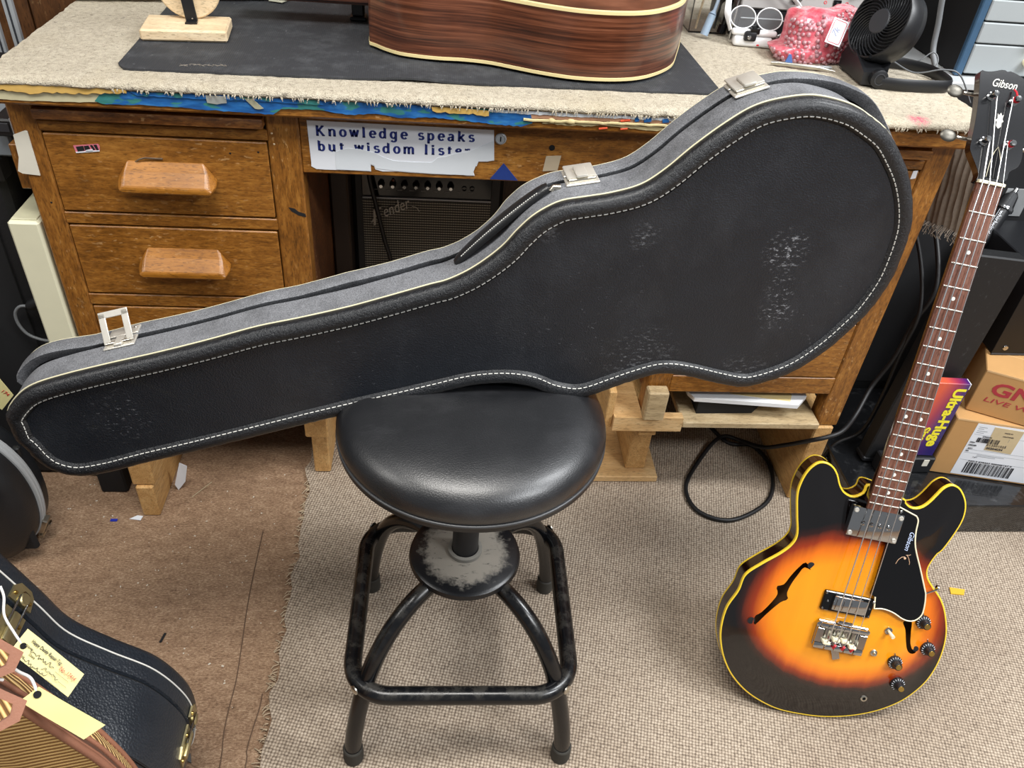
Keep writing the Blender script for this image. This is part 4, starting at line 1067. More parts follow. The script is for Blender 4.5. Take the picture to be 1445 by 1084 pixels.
    for i, x in enumerate(by):
        MB().box((x-.0065, -.7985-(.004 if i in (0, 3) else -.004), -.0110), (x+.0065, -.7925-(.004 if i in (0, 3) else -.004), .0025), .0018, seg=2).build('saddle', MAT['ivory'], b)
        MB().cyl((x, -.803, -.0060), (x, -.776, -.0060), .0018, n=8).build('saddle_screw', MAT['nickel'], b)
        if i: MB().tube([(x, -.800, .0022), (x+.0005, -.8085, -.0035)], .0022, 8).build('string_wrap', MAT['red'], b)
    for x in (-.0365, .0485):
        MB().lathe([(.0052, 0), (.0052, .004), (.002, .005), (0, .0035)], (x, -.7705, -.0125), (0, 0, 1), 14).build('post_screw', MAT['chrome'], b)
    MB().box((-.0060, -.7640, -.0125), (.0190, -.7575, -.0070), .002, seg=2).build('mute_bar', MAT['chrome'], b)
    lv = Matrix.Translation((.0040, -.8130, -.0135)) @ Matrix.Rotation(R(24), 4, 'Z')
    MB().box((-.0065, -.0230, -.001), (.0065, .0020, .0010), .0008, lv).build('mute_lever', MAT['chrome'], b)
    # ---- knobs, switch, jack
    for x, y in ((.1435, -.7345), (.1685, -.7840), (.1165, -.8185), (.1375, -.8620)):
        z = top_z(x, y)
        k = MB().lathe([(.0125, .001), (.0127, .003), (.0115, .0065), (.0075, .0085), (.0068, .0185), (.0060, .0195)], (x, y, z), (0, 0, 1), 28).build('knob', MAT['black_plastic'], root)
        MB().lathe([(.0052, .0195), (.0048, .0203), (0, .0203)], (x, y, z), (0, 0, 1), 20).build('knob_cap', MAT['gold'], k)
        tk = MB()
        for i in range(11):
            a = R(200-220*i/10+40)
            mm = Matrix.Translation((x+.0108*math.cos(a), y+.0108*math.sin(a), z+.0070)) @ Matrix.Rotation(a, 4, 'Z') @ Matrix.Rotation(R(28), 4, 'Y')
            tk.box((-.0015, -.0003, -.0002), (.0015, .0003, .0004), 0, mm)
        tk.build('number_marks', MAT['paper_white'], k, smooth=None)
        MB().cyl((x-.002, y+.0122, z+.0005), (x-.004, y+.0165, z+.0012), .0008, n=6).build('pointer', MAT['nickel'], k)
    z = top_z(.088, -.762)
    sw = MB().lathe([(.0068, -.001), (.0068, .002), (.0050, .0035), (.0035, .0035)], (.088, -.762, z), (0, 0, 1), 18).build('toggle_switch', MAT['chrome'], root)
    MB().tube([(.088, -.762, z+.003), (.0895, -.764, z+.010), (.0910, -.7655, z+.0165)], [.0022, .0032, .0036], 12).build('switch_tip', MAT['ivory'], sw)
    z = top_z(.0755, -.809)
    bt_ = MB().lathe([(.0062, -.001), (.0062, .002), (.0040, .0035), (.0030, .0035), (.0030, .0080), (0, .009)], (.0755, -.809, z), (0, 0, 1), 16).build('push_button', MAT['nickel'], root)
    z = top_z(.090, -.9055)
    j = MB().lathe([(.0060, -.001), (.0060, .0016), (.0045, .0022), (.0032, .0022), (.0030, -.004)], (.090, -.9055, z), (0, 0, 1), 20, cap=False).build('output_jack', MAT['nickel'], root)
    MB().lathe([(.0032, .0005), (0, .0005)], (.090, -.9055, z), (0, 0, 1), 14).build('jack_hole', MAT['dark_void'], j)
bass()

# ------------------------------------------------------------------ things on the desk
def mat_rubber():
    t = NT('rubber_mat')
    w_ = t.n('TexWave', {'Vector': t.map((1, 1, 1), (0, 0, R(-1.2))), 'Scale': 95, 'Distortion': .2}, wave_type='BANDS', bands_direction='X').outputs['Fac']
    d = t.ramp(t.noise(16, detail=6, rough=.72), [(.48, 0.0), (.8, .35)])
    sp = t.ramp(t.noise(210, t.map((.6, 1, 1), (0, 0, .4)), 3), [(.70, 0.0), (.76, .6)])
    col = t.mix(d, hexc('303236'), hexc('74777b')); col = t.mix(sp, col, hexc('9b9da0'))
    return t.out(col, .7, 0, t.bump(w_, .3, .0012))
def desk_mat():
    root = thing('rubber_mat', 'dark grey ribbed rubber mat lying on the cream desk carpet', 'mat', (.66, .35, .931))
    nx, ny = 80, 24; c0 = Vector((.172, .014)); ux = Vector((.9996, .0283)); L = .967; Wd = .67
    rows = []
    for j in range(-1, ny+2):
        row = []
        for i in range(nx+1):
            u = L*i/nx; v_ = Wd*max(0, min(1, j/ny))
            rr = .022; ins = 0
            if u < rr: ins = rr-math.sqrt(max(0, rr*rr-(rr-u)**2))
            if u > L-rr: ins = rr-math.sqrt(max(0, rr*rr-(u-L+rr)**2))
            v_ = max(v_, ins); v_ = min(v_, Wd-ins)
            p = c0+ux*u+Vector((-ux.y, ux.x))*v_
            z = .9348+.004*math.exp(-((u-.45)/.05)**2)*math.exp(-v_/.05)+.0006*noise.noise((u*8, v_*8, 1))
            if j in (-1, ny+1): z -= .0032
            row.append((p.x, p.y, z))
        rows.append(row)
    MB().rings(rows, closed=False).build('mat_sheet', mat_rubber(), root, smooth=50)
    t = bpy.data.materials.get('chalk') or plain('chalk', '8b8378', .8)
    mb = MB(); rnd = random.Random(4)
    for s_, (x0, y0) in enumerate(((.262, .040), (.275, .045), (.290, .044), (.305, .047), (.318, .050))):
        pts = [(x0+.004*math.sin(i*2.1+s_)+i*.0022, y0+.004*math.cos(i*1.7+s_*2), .9352) for i in range(7)]
        mb.tube(pts, .0004, 4)
    mb.build('chalk_scribble', t, root, smooth=None)
desk_mat()

def acoustic():
    root = thing('acoustic_guitar', 'acoustic guitar with rosewood sides and cream binding lying flat on the rubber mat', 'guitar', (.84, .3, .9365))
    fr = [(x, y) for x, y in ACO]
    pts = fr+[(1.125, .40)]+[(x, .62-y) for x, y in reversed(fr[:-1]) if y < .25]
    N = 220
    P = [Vector((p.x, p.y)) for p in spline([(x, y, 0) for x, y in pts], N)]
    Nn = normals2(P)
    z0, z1 = .9395, 1.0485
    def rg(d, z): return [(p.x, p.y, z) for p in inset(P, Nn, d)]
    MB().rings([rg(.0006, z0+.004), rg(.0006, z1-.004)]).build('side', MAT['rosewood'], root, smooth=60)
    for nm, a, b in (('bottom_binding', z0, z0+.0062), ('top_binding', z1-.0062, z1)):
        MB().rings([rg(.006, a), rg(.001, a), rg(.0, a+.0006), rg(.0, b-.0006), rg(.001, b), rg(.006, b)]).build(nm, MAT['binding_cream'], root, smooth=30)
    ob = [(p.x, p.y) for p in inset(P, Nn, .0055)]
    V, F = cdt_face(ob, [], .04)
    MB().add([(p.x, p.y, z1-.0004+.004*min(1, dist_poly((p.x, p.y), ob)/.1)) for p in V], F).build('back', MAT['rosewood'], root, smooth=60)
    V, F = cdt_face(ob, [], .05)
    MB().add([(p.x, p.y, z0+.0004) for p in V], F).build('soundboard', plain('spruce', 'd8b679', .4), root, smooth=60)
    MB().box((.30, .285, .975), (.545, .335, .995), .006).build('neck', MAT['rosewood'], root)
acoustic()
t_ = thing('black_post', 'black upright post standing on the mat left of the acoustic guitar', 'stand', (.515, .35, .9345))
MB().box((.498, .335, .9352), (.529, .367, .9420), .002).build('post_foot', MAT['black_plastic'], t_)
MB().box((.502, .338, .942), (.525, .363, 1.13), .003).build('post_stem', MAT['black_plastic'], t_)

def neck_rest():
    a = R(6); m = Matrix.Translation((.2385, .197, .9358)) @ Matrix.Rotation(a, 4, 'Z')
    root = thing('neck_rest', 'small wooden neck rest with round wooden disc and black bar on a plank base', 'stand', (.2385, .197, .9358))
    MB().box((-.069, -.044, 0), (.069, .044, .0185), .003, m).build('base', MAT['pale_wood'], root)
    mm = m @ Matrix.Translation((.008, .030, .071))
    dc = MB().lathe([(.0, -.009), (.050, -.009), (.052, -.007), (.052, .007), (.050, .009), (.0, .009)], mm @ Vector((0, 0, 0)), m.to_3x3() @ Vector((0, 1, 0)), 48).build('disc', MAT['pale_wood'], root)
    b = m @ Matrix.Translation((.009, .004, .0185)) @ Matrix.Rotation(R(-5), 4, 'Y')
    MB().box((-.0095, -.002, 0), (.0095, .004, .17), .001, b).build('bar', MAT['black_plastic'], root)
    MB().box((-.0095, -.002, -.000), (.0095, -.014, .003), .0006, b).build('bar_foot', MAT['black_plastic'], root)
    MB().lathe([(.0018, 0), (.0012, .001), (0, .001)], b @ Vector((.002, -.0022, .006)), (0, -1, 0), 10).build('screw', MAT['chrome'], root)
    MB().box((-.045, .046, .0), (.055, .062, .012), .002, m).build('shadow_block', MAT['black_matte'], root)  # black block stands in for the dark shadow behind the base
neck_rest()

def roll():
    root = thing('canvas_roll', 'rolled cream canvas cloth lying at the back left of the desk', 'cloth', (.17, .40, .931))
    rows = []
    for i in range(36):
        s_ = i/35; cx = -.03+.385*s_; cy = .372+.075*s_; row = []
        for k in range(20):
            a = 2*PI*k/20
            r_ = .021+.0018*noise.noise((cx*40, math.cos(a)*2, math.sin(a)*2))+.0012*math.sin(a*3+s_*20)
            if s_ > .93: r_ *= 1-.5*(s_-.93)/.07*(.6+.4*math.sin(a*2))
            row.append((cx, cy+r_*math.cos(a), .9580+r_*math.sin(a)*(1 if s_ < .93 else 1)))
        rows.append(row)
    MB().rings(rows, True, True, True).build('roll', MAT['canvas'], root, smooth=60)
    MB().prism([(.335, .428), (.362, .420), (.372, .445), (.350, .452)], lambda x, y: (x, y, .9375), lambda x, y: (x, y, .939)).build('loose_flap', MAT['canvas'], root, smooth=None)
roll()

def organizer():
    root = thing('clear_tool_box', 'clear acrylic open box of hand tools behind the acoustic guitar', 'box', (1.20, .42, .931))
    t = NT('clear_acrylic'); m = t.out((.95, .97, .98), .05, 0, None, Transmission_Weight=1.0, IOR=1.3)
    x0, x1, y0, y1, z0, z1 = 1.165, 1.243, .405, .50, .932, 1.02
    for lo, hi in (((x0, y0, z0), (x1, y0+.0025, z1)), ((x0, y1-.0025, z0), (x1, y1, z1)), ((x0, y0+.0026, z0), (x0+.0025, y1-.0026, z1)), ((x1-.0025, y0+.0026, z0), (x1, y1-.0026, z1)), ((x0+.0026, y0+.0026, z0), (x1-.0026, y1-.0026, z0+.003))):
        MB().box(lo, hi, .0006).build('wall', m, root)
organizer()
def tool(name, label, pts, rs, mat, cat='tool', extra=None):
    o = thing(name, label, cat, pts[0])
    MB().tube(pts, rs, 12).build('shaft', mat, o, smooth=50)
    if extra: extra(o)
    return o
def pipette():
    t = NT('pale_blue_plastic'); m = t.out(hexc('b9cfe6'), .25, 0, None, Transmission_Weight=.35, Alpha=.95)
    o = thing('pipette', 'pale blue plastic pipette leaning on the clear tool box', 'pipette', (1.190, .392, .932))
    MB().tube([(1.188, .372, .938), (1.199, .379, .975)], [.0080, .0078], 16).build('bulb', m, o, smooth=50)
    MB().tube([(1.199, .379, .975), (1.2022, .382, .982), (1.222, .398, 1.06)], [.0078, .0035, .0032], 16).build('stem', m, o, smooth=50)
pipette()
tool('wood_rod', 'thin pale wooden rod standing in the clear tool box', [(1.181, .415, .938), (1.197, .425, 1.08)], .0022, MAT['pale_wood'])
tool('screwdriver', 'black-handled screwdriver in the clear tool box', [(1.222, .425, .938), (1.228, .430, .985), (1.230, .432, .99), (1.236, .437, 1.09)], [.0025, .0025, .006, .0065], MAT['black_plastic'])
tool('hex_driver', 'steel driver rod leaning against the black device', [(1.2415, .372, .9335), (1.2455, .382, 1.09)], .0028, MAT['chrome'])
tool('marker_pen', 'black marker pen beside the steel driver rod', [(1.229, .398, .937), (1.232, .4, .951), (1.233, .4005, .952), (1.246, .402, 1.08)], [.0085, .0085, .0055, .0050], MAT['black_gloss'])

def device():
    root = thing('amp_device', 'black amplifier unit with silver control panel at the back of the desk', 'amplifier', (1.42, .46, .931))
    MB().box((1.250, .376, .936), (1.595, .57, .992), .003).build('chassis', MAT['black_plastic'], root)
    MB().tube([(1.254, .3745, .972), (1.590, .3745, .972)], .0012, 6).build('front_groove', MAT['grey_metal'], root)
    for x in (1.275, 1.57):
        MB().lathe([(.010, 0), (.009, .0045), (0, .0045)], (x, .395, .9316), (0, 0, 1), 16).build('foot', MAT['rubber_black'], root)
    m = Matrix.Translation((1.43, .372, .9925)) @ Matrix.Rotation(R(-14), 4, 'X')
    pn = MB().box((-.180, 0, 0), (.180, .012, .10), .002, m).build('control_panel', MAT['silver_panel'], root)
    def on(x, z): return m @ Vector((x, -.0002, z)), m.to_3x3() @ Vector((0, -1, 0))
    for x, z in ((-.072, .022), (.048, .041)):
        c, ax = on(x, z); MB().lathe([(.0095, 0), (.0095, .004), (.0078, .012), (.0070, .013), (0, .013)], c, ax, 24).build('knob', MAT['black_gloss'], pn)
        MB().lathe([(.0066, .013), (.005, .0142), (0, .0142)], c, ax, 20).build('knob_cap', MAT['chrome'], pn)
    MB().box((.004, -.003, .012), (.020, 0, .024), .001, m).build('switch', MAT['black_gloss'], pn)
    MB().box((.008, -.006, .015), (.013, -.003, .020), .001, m).build('switch_tip', MAT['black_matte'], pn)
    for x in (-.012, .032):
        c, ax = on(x, .0185); MB().lathe([(.003, 0), (.003, .0006), (.002, .0006)], c, ax, 12, cap=False).build('indicator_ring', MAT['red'], pn)
    text('LO   ATTENUATOR   HI', .0052, m @ Matrix.Translation((-.018, -.0006, .005)) @ Matrix.Rotation(PI/2, 4, 'X'), plain('print_grey', '8c7f80', .5), pn, width=.056) if False else None
    c, ax = on(.078, .018)
    pl = MB().lathe([(.0080, 0), (.0080, .004), (.0065, .006), (.0065, .012), (.0, .013)], c, ax, 18).build('jack_plug', MAT['chrome'], root)
    MB().tube([tuple(c+ax*.012), tuple(c+ax*.026+Vector((.002, 0, -.006))), (1.531, .305, .975), (1.540, .285, .955)], .0042, 10).build('plug_cable', MAT['cord_grey'], pl, smooth=60)
device()

def magnifier():
    a = R(-6); m = Matrix.Translation((1.275, .338, .9318)) @ Matrix.Rotation(a, 4, 'Z')
    root = thing('head_magnifier', 'white head-worn magnifier glasses with small black lamp', 'glasses', (1.275, .338, .9318))
    W_ = MAT['white_plastic']
    MB().box((-.038, -.012, .0), (.038, .012, .020), .006, m, 3).build('front_body', W_, root)
    MB().obox(m @ Vector((0, -.004, .026)), (.088, .014, .012), (0, 0, a), .005, 3).build('brow_bar', W_, root)
    l = MB().box((-.020, -.018, .012), (.004, .006, .030), .004, m, 2).build('lamp', MAT['black_plastic'], root)
    MB().box((-.010, -.016, .026), (.008, .004, .036), .001, m).build('lamp_hood', MAT['black_gloss'], l)
    MB().lathe([(.0042, 0), (.0030, .0012), (0, .0012)], m @ Vector((-.010, -.018, .020)), (0, -1, .1), 14).build('lamp_lens', MAT['chrome'], l)
    MB().box((.008, -.0128, .004), (.013, -.011, .007), .0006, m).build('power_button', MAT['red'], root)
    MB().lathe([(.005, 0), (.005, .002), (0, .002)], m @ Vector((.036, -.011, .010)), (.5, -1, 0), 12).build('socket', MAT['black_matte'], root)
    t = NT('lens_plastic'); lm = t.out((.97, .98, 1), .04, 0, None, Transmission_Weight=.92, IOR=1.25)
    for sx in (-1, 1):
        c = Vector((sx*.026, .006, .050)); rim = []
        for i in range(28):
            q = 2*PI*i/28; rim.append(m @ (c+Vector((.0245*math.cos(q), .010*math.sin(q), .018*math.sin(q)))))
        rm = MB().tube(rim, .0013, 6, closed=True).build('lens_rim', W_, root, smooth=60)
        MB().add([m @ c]+rim, [(0, i+1, (i+1) % 28+1) for i in range(28)]).build('lens', lm, rm, smooth=60)
    MB().sphere(m @ Vector((0, .010, .040)), .006, 12, 8, (1, .7, 1)).build('nose_pad', lm, root, smooth=60)
    def arm(pts, name='temple'):
        MB().tube([tuple(v) for v in spline([m @ Vector(p) for p in pts], 24, False)], .0065, 10, flat=.35, up=(0, .3, .5)).build(name, W_, root, smooth=60)
    arm([(-.046, .0, .026), (-.055, .012, .05), (-.056, .026, .085), (-.050, .036, .13)])
    arm([(.046, -.002, .022), (.066, .004, .032), (.085, .014, .055), (.075, .022, .080), (.040, .030, .098), (.0, .036, .118)])
magnifier()

def bubble_bag():
    t = NT('pink_wrap')
    f = t.noise(40, detail=5, rough=.7)
    col = t.ramp(f, [(.3, hexc('c2384a')), (.5, hexc('e06a78')), (.72, hexc('f3b0b4'))])
    pm = t.out(col, .16, 0, t.bump(f, .5, .004), Coat_Weight=.6, Coat_Roughness=.08, Transmission_Weight=.15)
    t = NT('bubble_film')
    bm_ = t.out(hexc('c79aa2'), .06, 0, None, Transmission_Weight=.35, IOR=1.35, Coat_Weight=1.0, Coat_Roughness=.03)
    root = thing('bubble_wrap_bag', 'lumpy pink bubble-wrap parcel with white sticker in front of the silver panel', 'parcel', (1.39, .28, .931))
    c = Vector((1.379, .287, .972)); n1, n2 = 40, 28; rows = []
    def pt(a, b):
        cx, sx, cy, sy = math.cos(a), math.sin(a), math.cos(b), math.sin(b)
        e = lambda v_, p: math.copysign(abs(v_)**p, v_)
        x = .062*e(cy, .55)*e(cx, .6); y = .040*e(cy, .6)*e(sx, .6); z = .046*e(sy, .55)
        d = 1+.10*noise.noise((x*38, y*38, z*38))+.05*noise.noise((x*90+3, y*90, z*90))
        p = c+Vector((x*d+(.014 if z > 0 else 0)*(x > 0), y*d+z*.25, z*d))
        if z < -.02 and x < -.01: p.x -= .026*min(1, -x/.05); p.y -= .004
        if z > .01 and x > .02: p.x += .034*min(1, (x-.02)/.04); p.z += .004
        p.z = max(p.z, .9335); return p
    for j in range(n2+1):
        b = -PI/2+PI*j/n2
        rows.append([pt(2*PI*i/n1, b) for i in range(n1)])
    body = MB().rings(rows).build('wrap_body', pm, root, smooth=70)
    bb = MB(); rnd = random.Random(9); done = []
    for _ in range(1800):
        a = rnd.uniform(PI*1.02, PI*2.0); b = rnd.uniform(-1.2, 1.1)
        p = pt(a, b)
        if any((p-q).length < .0068 for q in done): continue
        if p.z > 1.0 and p.x < 1.37: continue
        done.append(p); d = (p-c).normalized(); r_ = rnd.uniform(.0036, .0048)
        bb.lathe([(r_, 0), (r_*.9, r_*.45), (r_*.5, r_*.75), (0, r_*.85)], p+d*.0012, d, 10, cap=False)
    bb.build('bubbles', bm_, root, smooth=70, kind='stuff')
    nn = Vector((-.15, -.85, .5)).normalized(); up = Vector((.28, .35, .75)); up = (up-nn*up.dot(nn)).normalized(); rt = up.cross(nn)
    o = Vector((1.392, .2345, .993))
    def L(x, y, z=0): return o+rt*x+up*y+nn*z
    st = MB().prism([(-.0145, -.023), (.0145, -.023), (.0145, .023), (-.0145, .023)], lambda x, y: L(x, y, 0), lambda x, y: L(x, y, .001)).build('sticker', MAT['paper_white'], root, smooth=None)
    rr = [(sx*.0115+ (-sx)*.003*(1-math.cos(0)), 0) for sx in (1,)]
    loop = []
    for cx, cy, a0 in ((.008, .0165, 0), (-.008, .0165, 90), (-.008, -.0165, 180), (.008, -.0165, 270)):
        for i in range(5):
            q = R(a0+22.5*i); loop.append(L(cx+.0035*math.cos(q), cy+.0035*math.sin(q), .0011))
    MB().tube(loop, .0005, 5, closed=True).build('red_border', MAT['red'], st)
    mt = Matrix((rt, up, nn)).transposed().to_4x4(); mt.translation = L(-.003, -.009, .0011)
    text('7k', .016, mt @ Matrix.Rotation(R(80), 4, 'Z') @ Matrix.Translation((0, -.004, 0)), plain('pencil_blue', '8f97b8', .6), st, 'handwriting', shear=.3)
bubble_bag()

mk('vane_black', plain, '2b2c2f', .3, 0, .1)
def fan():
    root = thing('desk_fan', 'small black folding desk fan at the right of the desk, facing left', 'fan', (1.50, .18, .931))
    ax = Vector((-.90, -.25, .34)).normalized(); C0 = Vector((1.436, .178, 1.030))
    up = Vector((.25, .05, .95)); up = (up-ax*up.dot(ax)).normalized(); rt = up.cross(ax)
    B = MAT['black_plastic']
    MB().lathe([(.0, -.050), (.052, -.050), (.062, -.042), (.064, -.030), (.0655, -.028), (.0655, -.002), (.063, .002), (.0605, .0025), (.0590, -.004)], C0, ax, 56, cap=False).build('housing', B, root, smooth=40)
    MB().lathe([(.0590, -.012), (.0, -.012)], C0, ax, 40, cap=False).build('fan_cavity', MAT['dark_void'], root, smooth=None)
    MB().lathe([(.0215, -.006), (.0215, .0005), (.0195, .003), (.0, .0035)], C0, ax, 36).build('hub', MAT['grey_dark'], root)
    tm = Matrix((rt, up, ax)).transposed().to_4x4(); tm.translation = C0+ax*.0036
    v0 = MB()
    P_ = []
    for k in range(8):
        s_ = k/7; r_ = .0205+.0395*s_; a = 1.05*s_**1.1; P_.append((r_*math.cos(a), r_*math.sin(a)))
    pts = [tm @ Vector((x, y, -.0045)) for x, y in P_]
    for k in range(30):
        mr = tm @ Matrix.Rotation(2*PI*k/30, 4, 'Z') @ tm.inverted()
        MB().tube([mr @ p for p in pts], .0013, 5, flat=1.8, up=tuple(ax)).build('grille_vane', MAT['vane_black'], root, smooth=60)
    # neck block and hinge
    lo = Vector((1.436, .180, .945))
    MB().rings([[C0+ax*-.006+rt*x*.034-up*.045+ax*y for x, y in ((-1, -.038), (1, -.038), (1, .006), (-1, .006))],
                [lo+Vector((y, x*.052, .012)) for x, y in ((-1, .020), (1, .020), (1, -.024), (-1, -.024))],
                [lo+Vector((y, x*.052, -.010)) for x, y in ((-1, .020), (1, .020), (1, -.022), (-1, -.022))]], True, True, True).build('neck_block', B, root, smooth=40)
    bp = MB().lathe([(.0035, 0), (.003, .0012), (0, .0012)], C0+ax*.003-up*.062+rt*-.012 if False else lo+Vector((-.012, -.036, .034)), (-.5, -.8, .3), 14).build('power_button', MAT['black_gloss'], root)
    for y, s_ in ((.128, -1), (.232, 1)):
        h = MB().lathe([(.0155, 0), (.0155, .010), (.0120, .0115), (0, .0115)], (1.440, y+s_*.0-(0 if s_ < 0 else 0), .949), (0, s_, 0), 28).build('hinge', B, root)
        MB().lathe([(.0100, .0115), (.0100, .0125), (.0085, .0125)], (1.440, y, .949), (0, s_, 0), 24, cap=False).build('hinge_ring', MAT['grey_dark'], h)
    path = []
    for x, y in ((1.440, .120), (1.48, .112), (1.53, .113), (1.575, .122), (1.585, .160), (1.578, .205), (1.545, .238), (1.50, .245), (1.46, .242), (1.440, .240)): path.append((x, y, .943))
    sp = [tuple(v) for v in spline(path, 40, False)]
    MB().tube(sp, [.003]*40, 8, flat=3.6, up=(0, 0, 1)).build('base_loop', B, root, smooth=60)
fan()

def pen():
    o = thing('silver_probe', 'thin silver probe with a blue clip lying behind the big black case', 'tool', (1.33, .21, .931))
    MB().tube([(1.278, .222, .9365), (1.290, .2195, .9372), (1.365, .2025, .9372), (1.372, .2005, .9365), (1.392, .194, .935)], [.0030, .0042, .0042, .0025, .0015], 12).build('barrel', MAT['nickel'], o, smooth=50)
    MB().rings([[(1.302, .2145, .941), (1.315, .2115, .941), (1.315, .2140, .941), (1.302, .2170, .941)], [(1.306, .2150, .955), (1.310, .2140, .955), (1.310, .2155, .955), (1.306, .2165, .955)]], True, True, True).build('blue_clip', plain('clip_blue', '4a6aa8', .4), o, smooth=None)
    MB().box((1.340, .214, .9325), (1.395, .222, .937), .0015).build('metal_bar', MAT['grey_metal'], o)
pen()
# cables behind the fan
def cable(name, label, pts, r, mat, n=60, cat='cable', extra=None):
    o = thing(name, label, cat, pts[0])
    P_ = [tuple(v) for v in spline(pts, n, False)]
    MB().tube(P_, r, 8).build('cord', mat, o, smooth=60)
    if extra: extra(o)
    return o
cable('hanging_cable', 'thick grey cable hanging down behind the desk fan', [(1.590, .30, 1.35), (1.600, .30, 1.10), (1.618, .300, 1.0), (1.622, .29, .955), (1.628, .262, .915), (1.64, .26, .80), (1.64, .28, .70)], .0055, MAT['cord_grey'])
cable('fan_cord', 'thin grey cord of the desk fan running over the carpet', [(1.475, .262, .95), (1.50, .235, .955), (1.545, .20, .940), (1.585, .175, .955), (1.615, .165, .950), (1.66, .17, .90)], .0014, MAT['cord_grey'])
cable('looped_wire', 'thin grey wire looping up behind the fan base', [(1.50, .30, .934), (1.53, .285, .934), (1.57, .25, .945), (1.595, .245, .965), (1.605, .235, .955), (1.598, .225, .937), (1.59, .215, .934)], .0013, MAT['cord_grey'])
cable('power_lead', 'grey power lead lying behind the fan housing', [(1.505, .36, 1.02), (1.515, .31, .975), (1.530, .285, .945), (1.55, .27, .936)], .0038, MAT['cord_grey'])

# ------------------------------------------------------------------ amplifier in the knee-hole
def guitar_amp():
    root = thing('guitar_amp', 'black guitar amplifier with silver grille standing under the desk', 'amplifier', (.65, .50, .0085))
    x0, x1, y0, y1 = .497, .797, .356, .60
    V = leather('tolex', '141416', .55, 300, .5); tolex = V[0].out(V[1], V[2], 0, V[3])
    MB().box((x0-.014, y0, .02), (x1+.014, y1, .665), .008).build('cabinet', tolex, root)
    for x in (x0, x1):
        for y in (y0+.03, y1-.03):
            MB().lathe([(.014, 0), (.012, .0118), (0, .0118)], (x, y, .0085), (0, 0, 1), 14).build('foot', MAT['rubber_black'], root)
    pn = MB().box((x0+.008, y0-.004, .574), (x1-.012, y0+.001, .640), .001).build('control_panel', MAT['black_gloss'], root)
    for i in range(7):
        x = .5467+(.6955-.5467)*i/6
        k = MB().lathe([(.0075, 0), (.0075, .003), (.0058, .006), (.0052, .014), (0, .0142)], (x, y0-.004, .6025), (0, -1, 0), 20).build('knob', MAT['black_plastic'], pn)
        MB().lathe([(.0042, .0142), (.0036, .0155), (0, .0155)], (x, y0-.004, .6025), (0, -1, 0), 16).build('knob_cap', MAT['chrome'], pn)
    for x in (.725, .742):
        MB().lathe([(.0055, 0), (.0055, .003), (.0040, .003)], (x, y0-.004, .598), (0, -1, 0), 16, cap=False).build('input_jack', MAT['grey_dark'], pn)
    MB().lathe([(.003, 0), (.003, .004), (0, .005)], (.572, y0-.004, .612), (0, -1, 0), 12).build('pilot_lamp', plain('amber', '6a3a20', .3), pn)
    wl_ = plain('panel_print', '6b6b6b', .5)
    mb = MB()
    for i in range(9):
        mb.box((.530+.0255*i, y0-.0046, .588), (.530+.0255*i+.010, y0-.004, .5895))
    mb.build('printed_marks', wl_, pn, smooth=None)
    MB().box((x0+.008, y0-.003, .566), (x1-.012, y0, .570), .0008).build('silver_trim', MAT['grey_metal'], root)
    t = NT('grille_cloth')
    w1 = t.n('TexWave', {'Vector': t.P, 'Scale': 52, 'Distortion': .4, 'Detail': 1}, wave_type='BANDS', bands_direction='Z').outputs['Fac']
    w2 = t.n('TexWave', {'Vector': t.P, 'Scale': 60, 'Distortion': .3}, wave_type='BANDS', bands_direction='X').outputs['Fac']
    g = t.math('MULTIPLY', w1, t.math('ADD', t.math('MULTIPLY', w2, .35), .65))
    gm = t.out(t.ramp(g, [(.25, hexc('1d1b18')), (.6, hexc('6d685c')), (.9, hexc('a39c8b'))]), .6, 0, t.bump(g, .5, .002))
    MB().box((x0+.008, y0-.0015, .05), (x1-.012, y0+.001, .564), .001).build('grille_cloth', gm, root, smooth=None)
    mt = Matrix.Translation((.5235, y0-.004, .5110)) @ Matrix.Rotation(PI/2, 4, 'X') @ Matrix.Rotation(R(24), 4, 'Z')
    text('F', .052, mt @ Matrix.Translation((-.004, -.010, 0)), MAT['logo_silver'], root, 'logo', shear=.45, extrude=.0015)
    lg = text('ender', .038, mt @ Matrix.Translation((.0330, .0, 0)), MAT['logo_silver'], root, 'logo', shear=.45, width=.064, extrude=.0015)
    mb = MB()
    mb.tube([(.523, y0-.004, .509), (.528, y0-.004, .518), (.536, y0-.004, .516)], .0016, 6)
    mb.tube([(.548, y0-.004, .500), (.545, y0-.004, .488), (.541, y0-.004, .482)], .0012, 6)
    mb.tube([(.612, y0-.004, .552), (.622, y0-.004, .549), (.628, y0-.004, .540)], .0010, 6)
    mb.build('logo_tail', MAT['logo_silver'], root)
guitar_amp()
cable('amp_cable', 'black cable hanging in front of the amplifier grille', [(.520, .338, .66), (.524, .332, .62), (.536, .330, .56), (.552, .328, .48), (.566, .325, .42), (.572, .32, .30), (.575, .30, .10), (.60, .28, .0165), (.66, .25, .0135)], .0048, MAT['cord_black'])
cb = tag(MB().box((.4435, .30, .0305), (.4815, .62, .66), .004).build('dark_board', plain('dark_brown_board', '2a1c14', .5), None), 'dark brown board standing between the left pedestal and the amplifier', 'board')

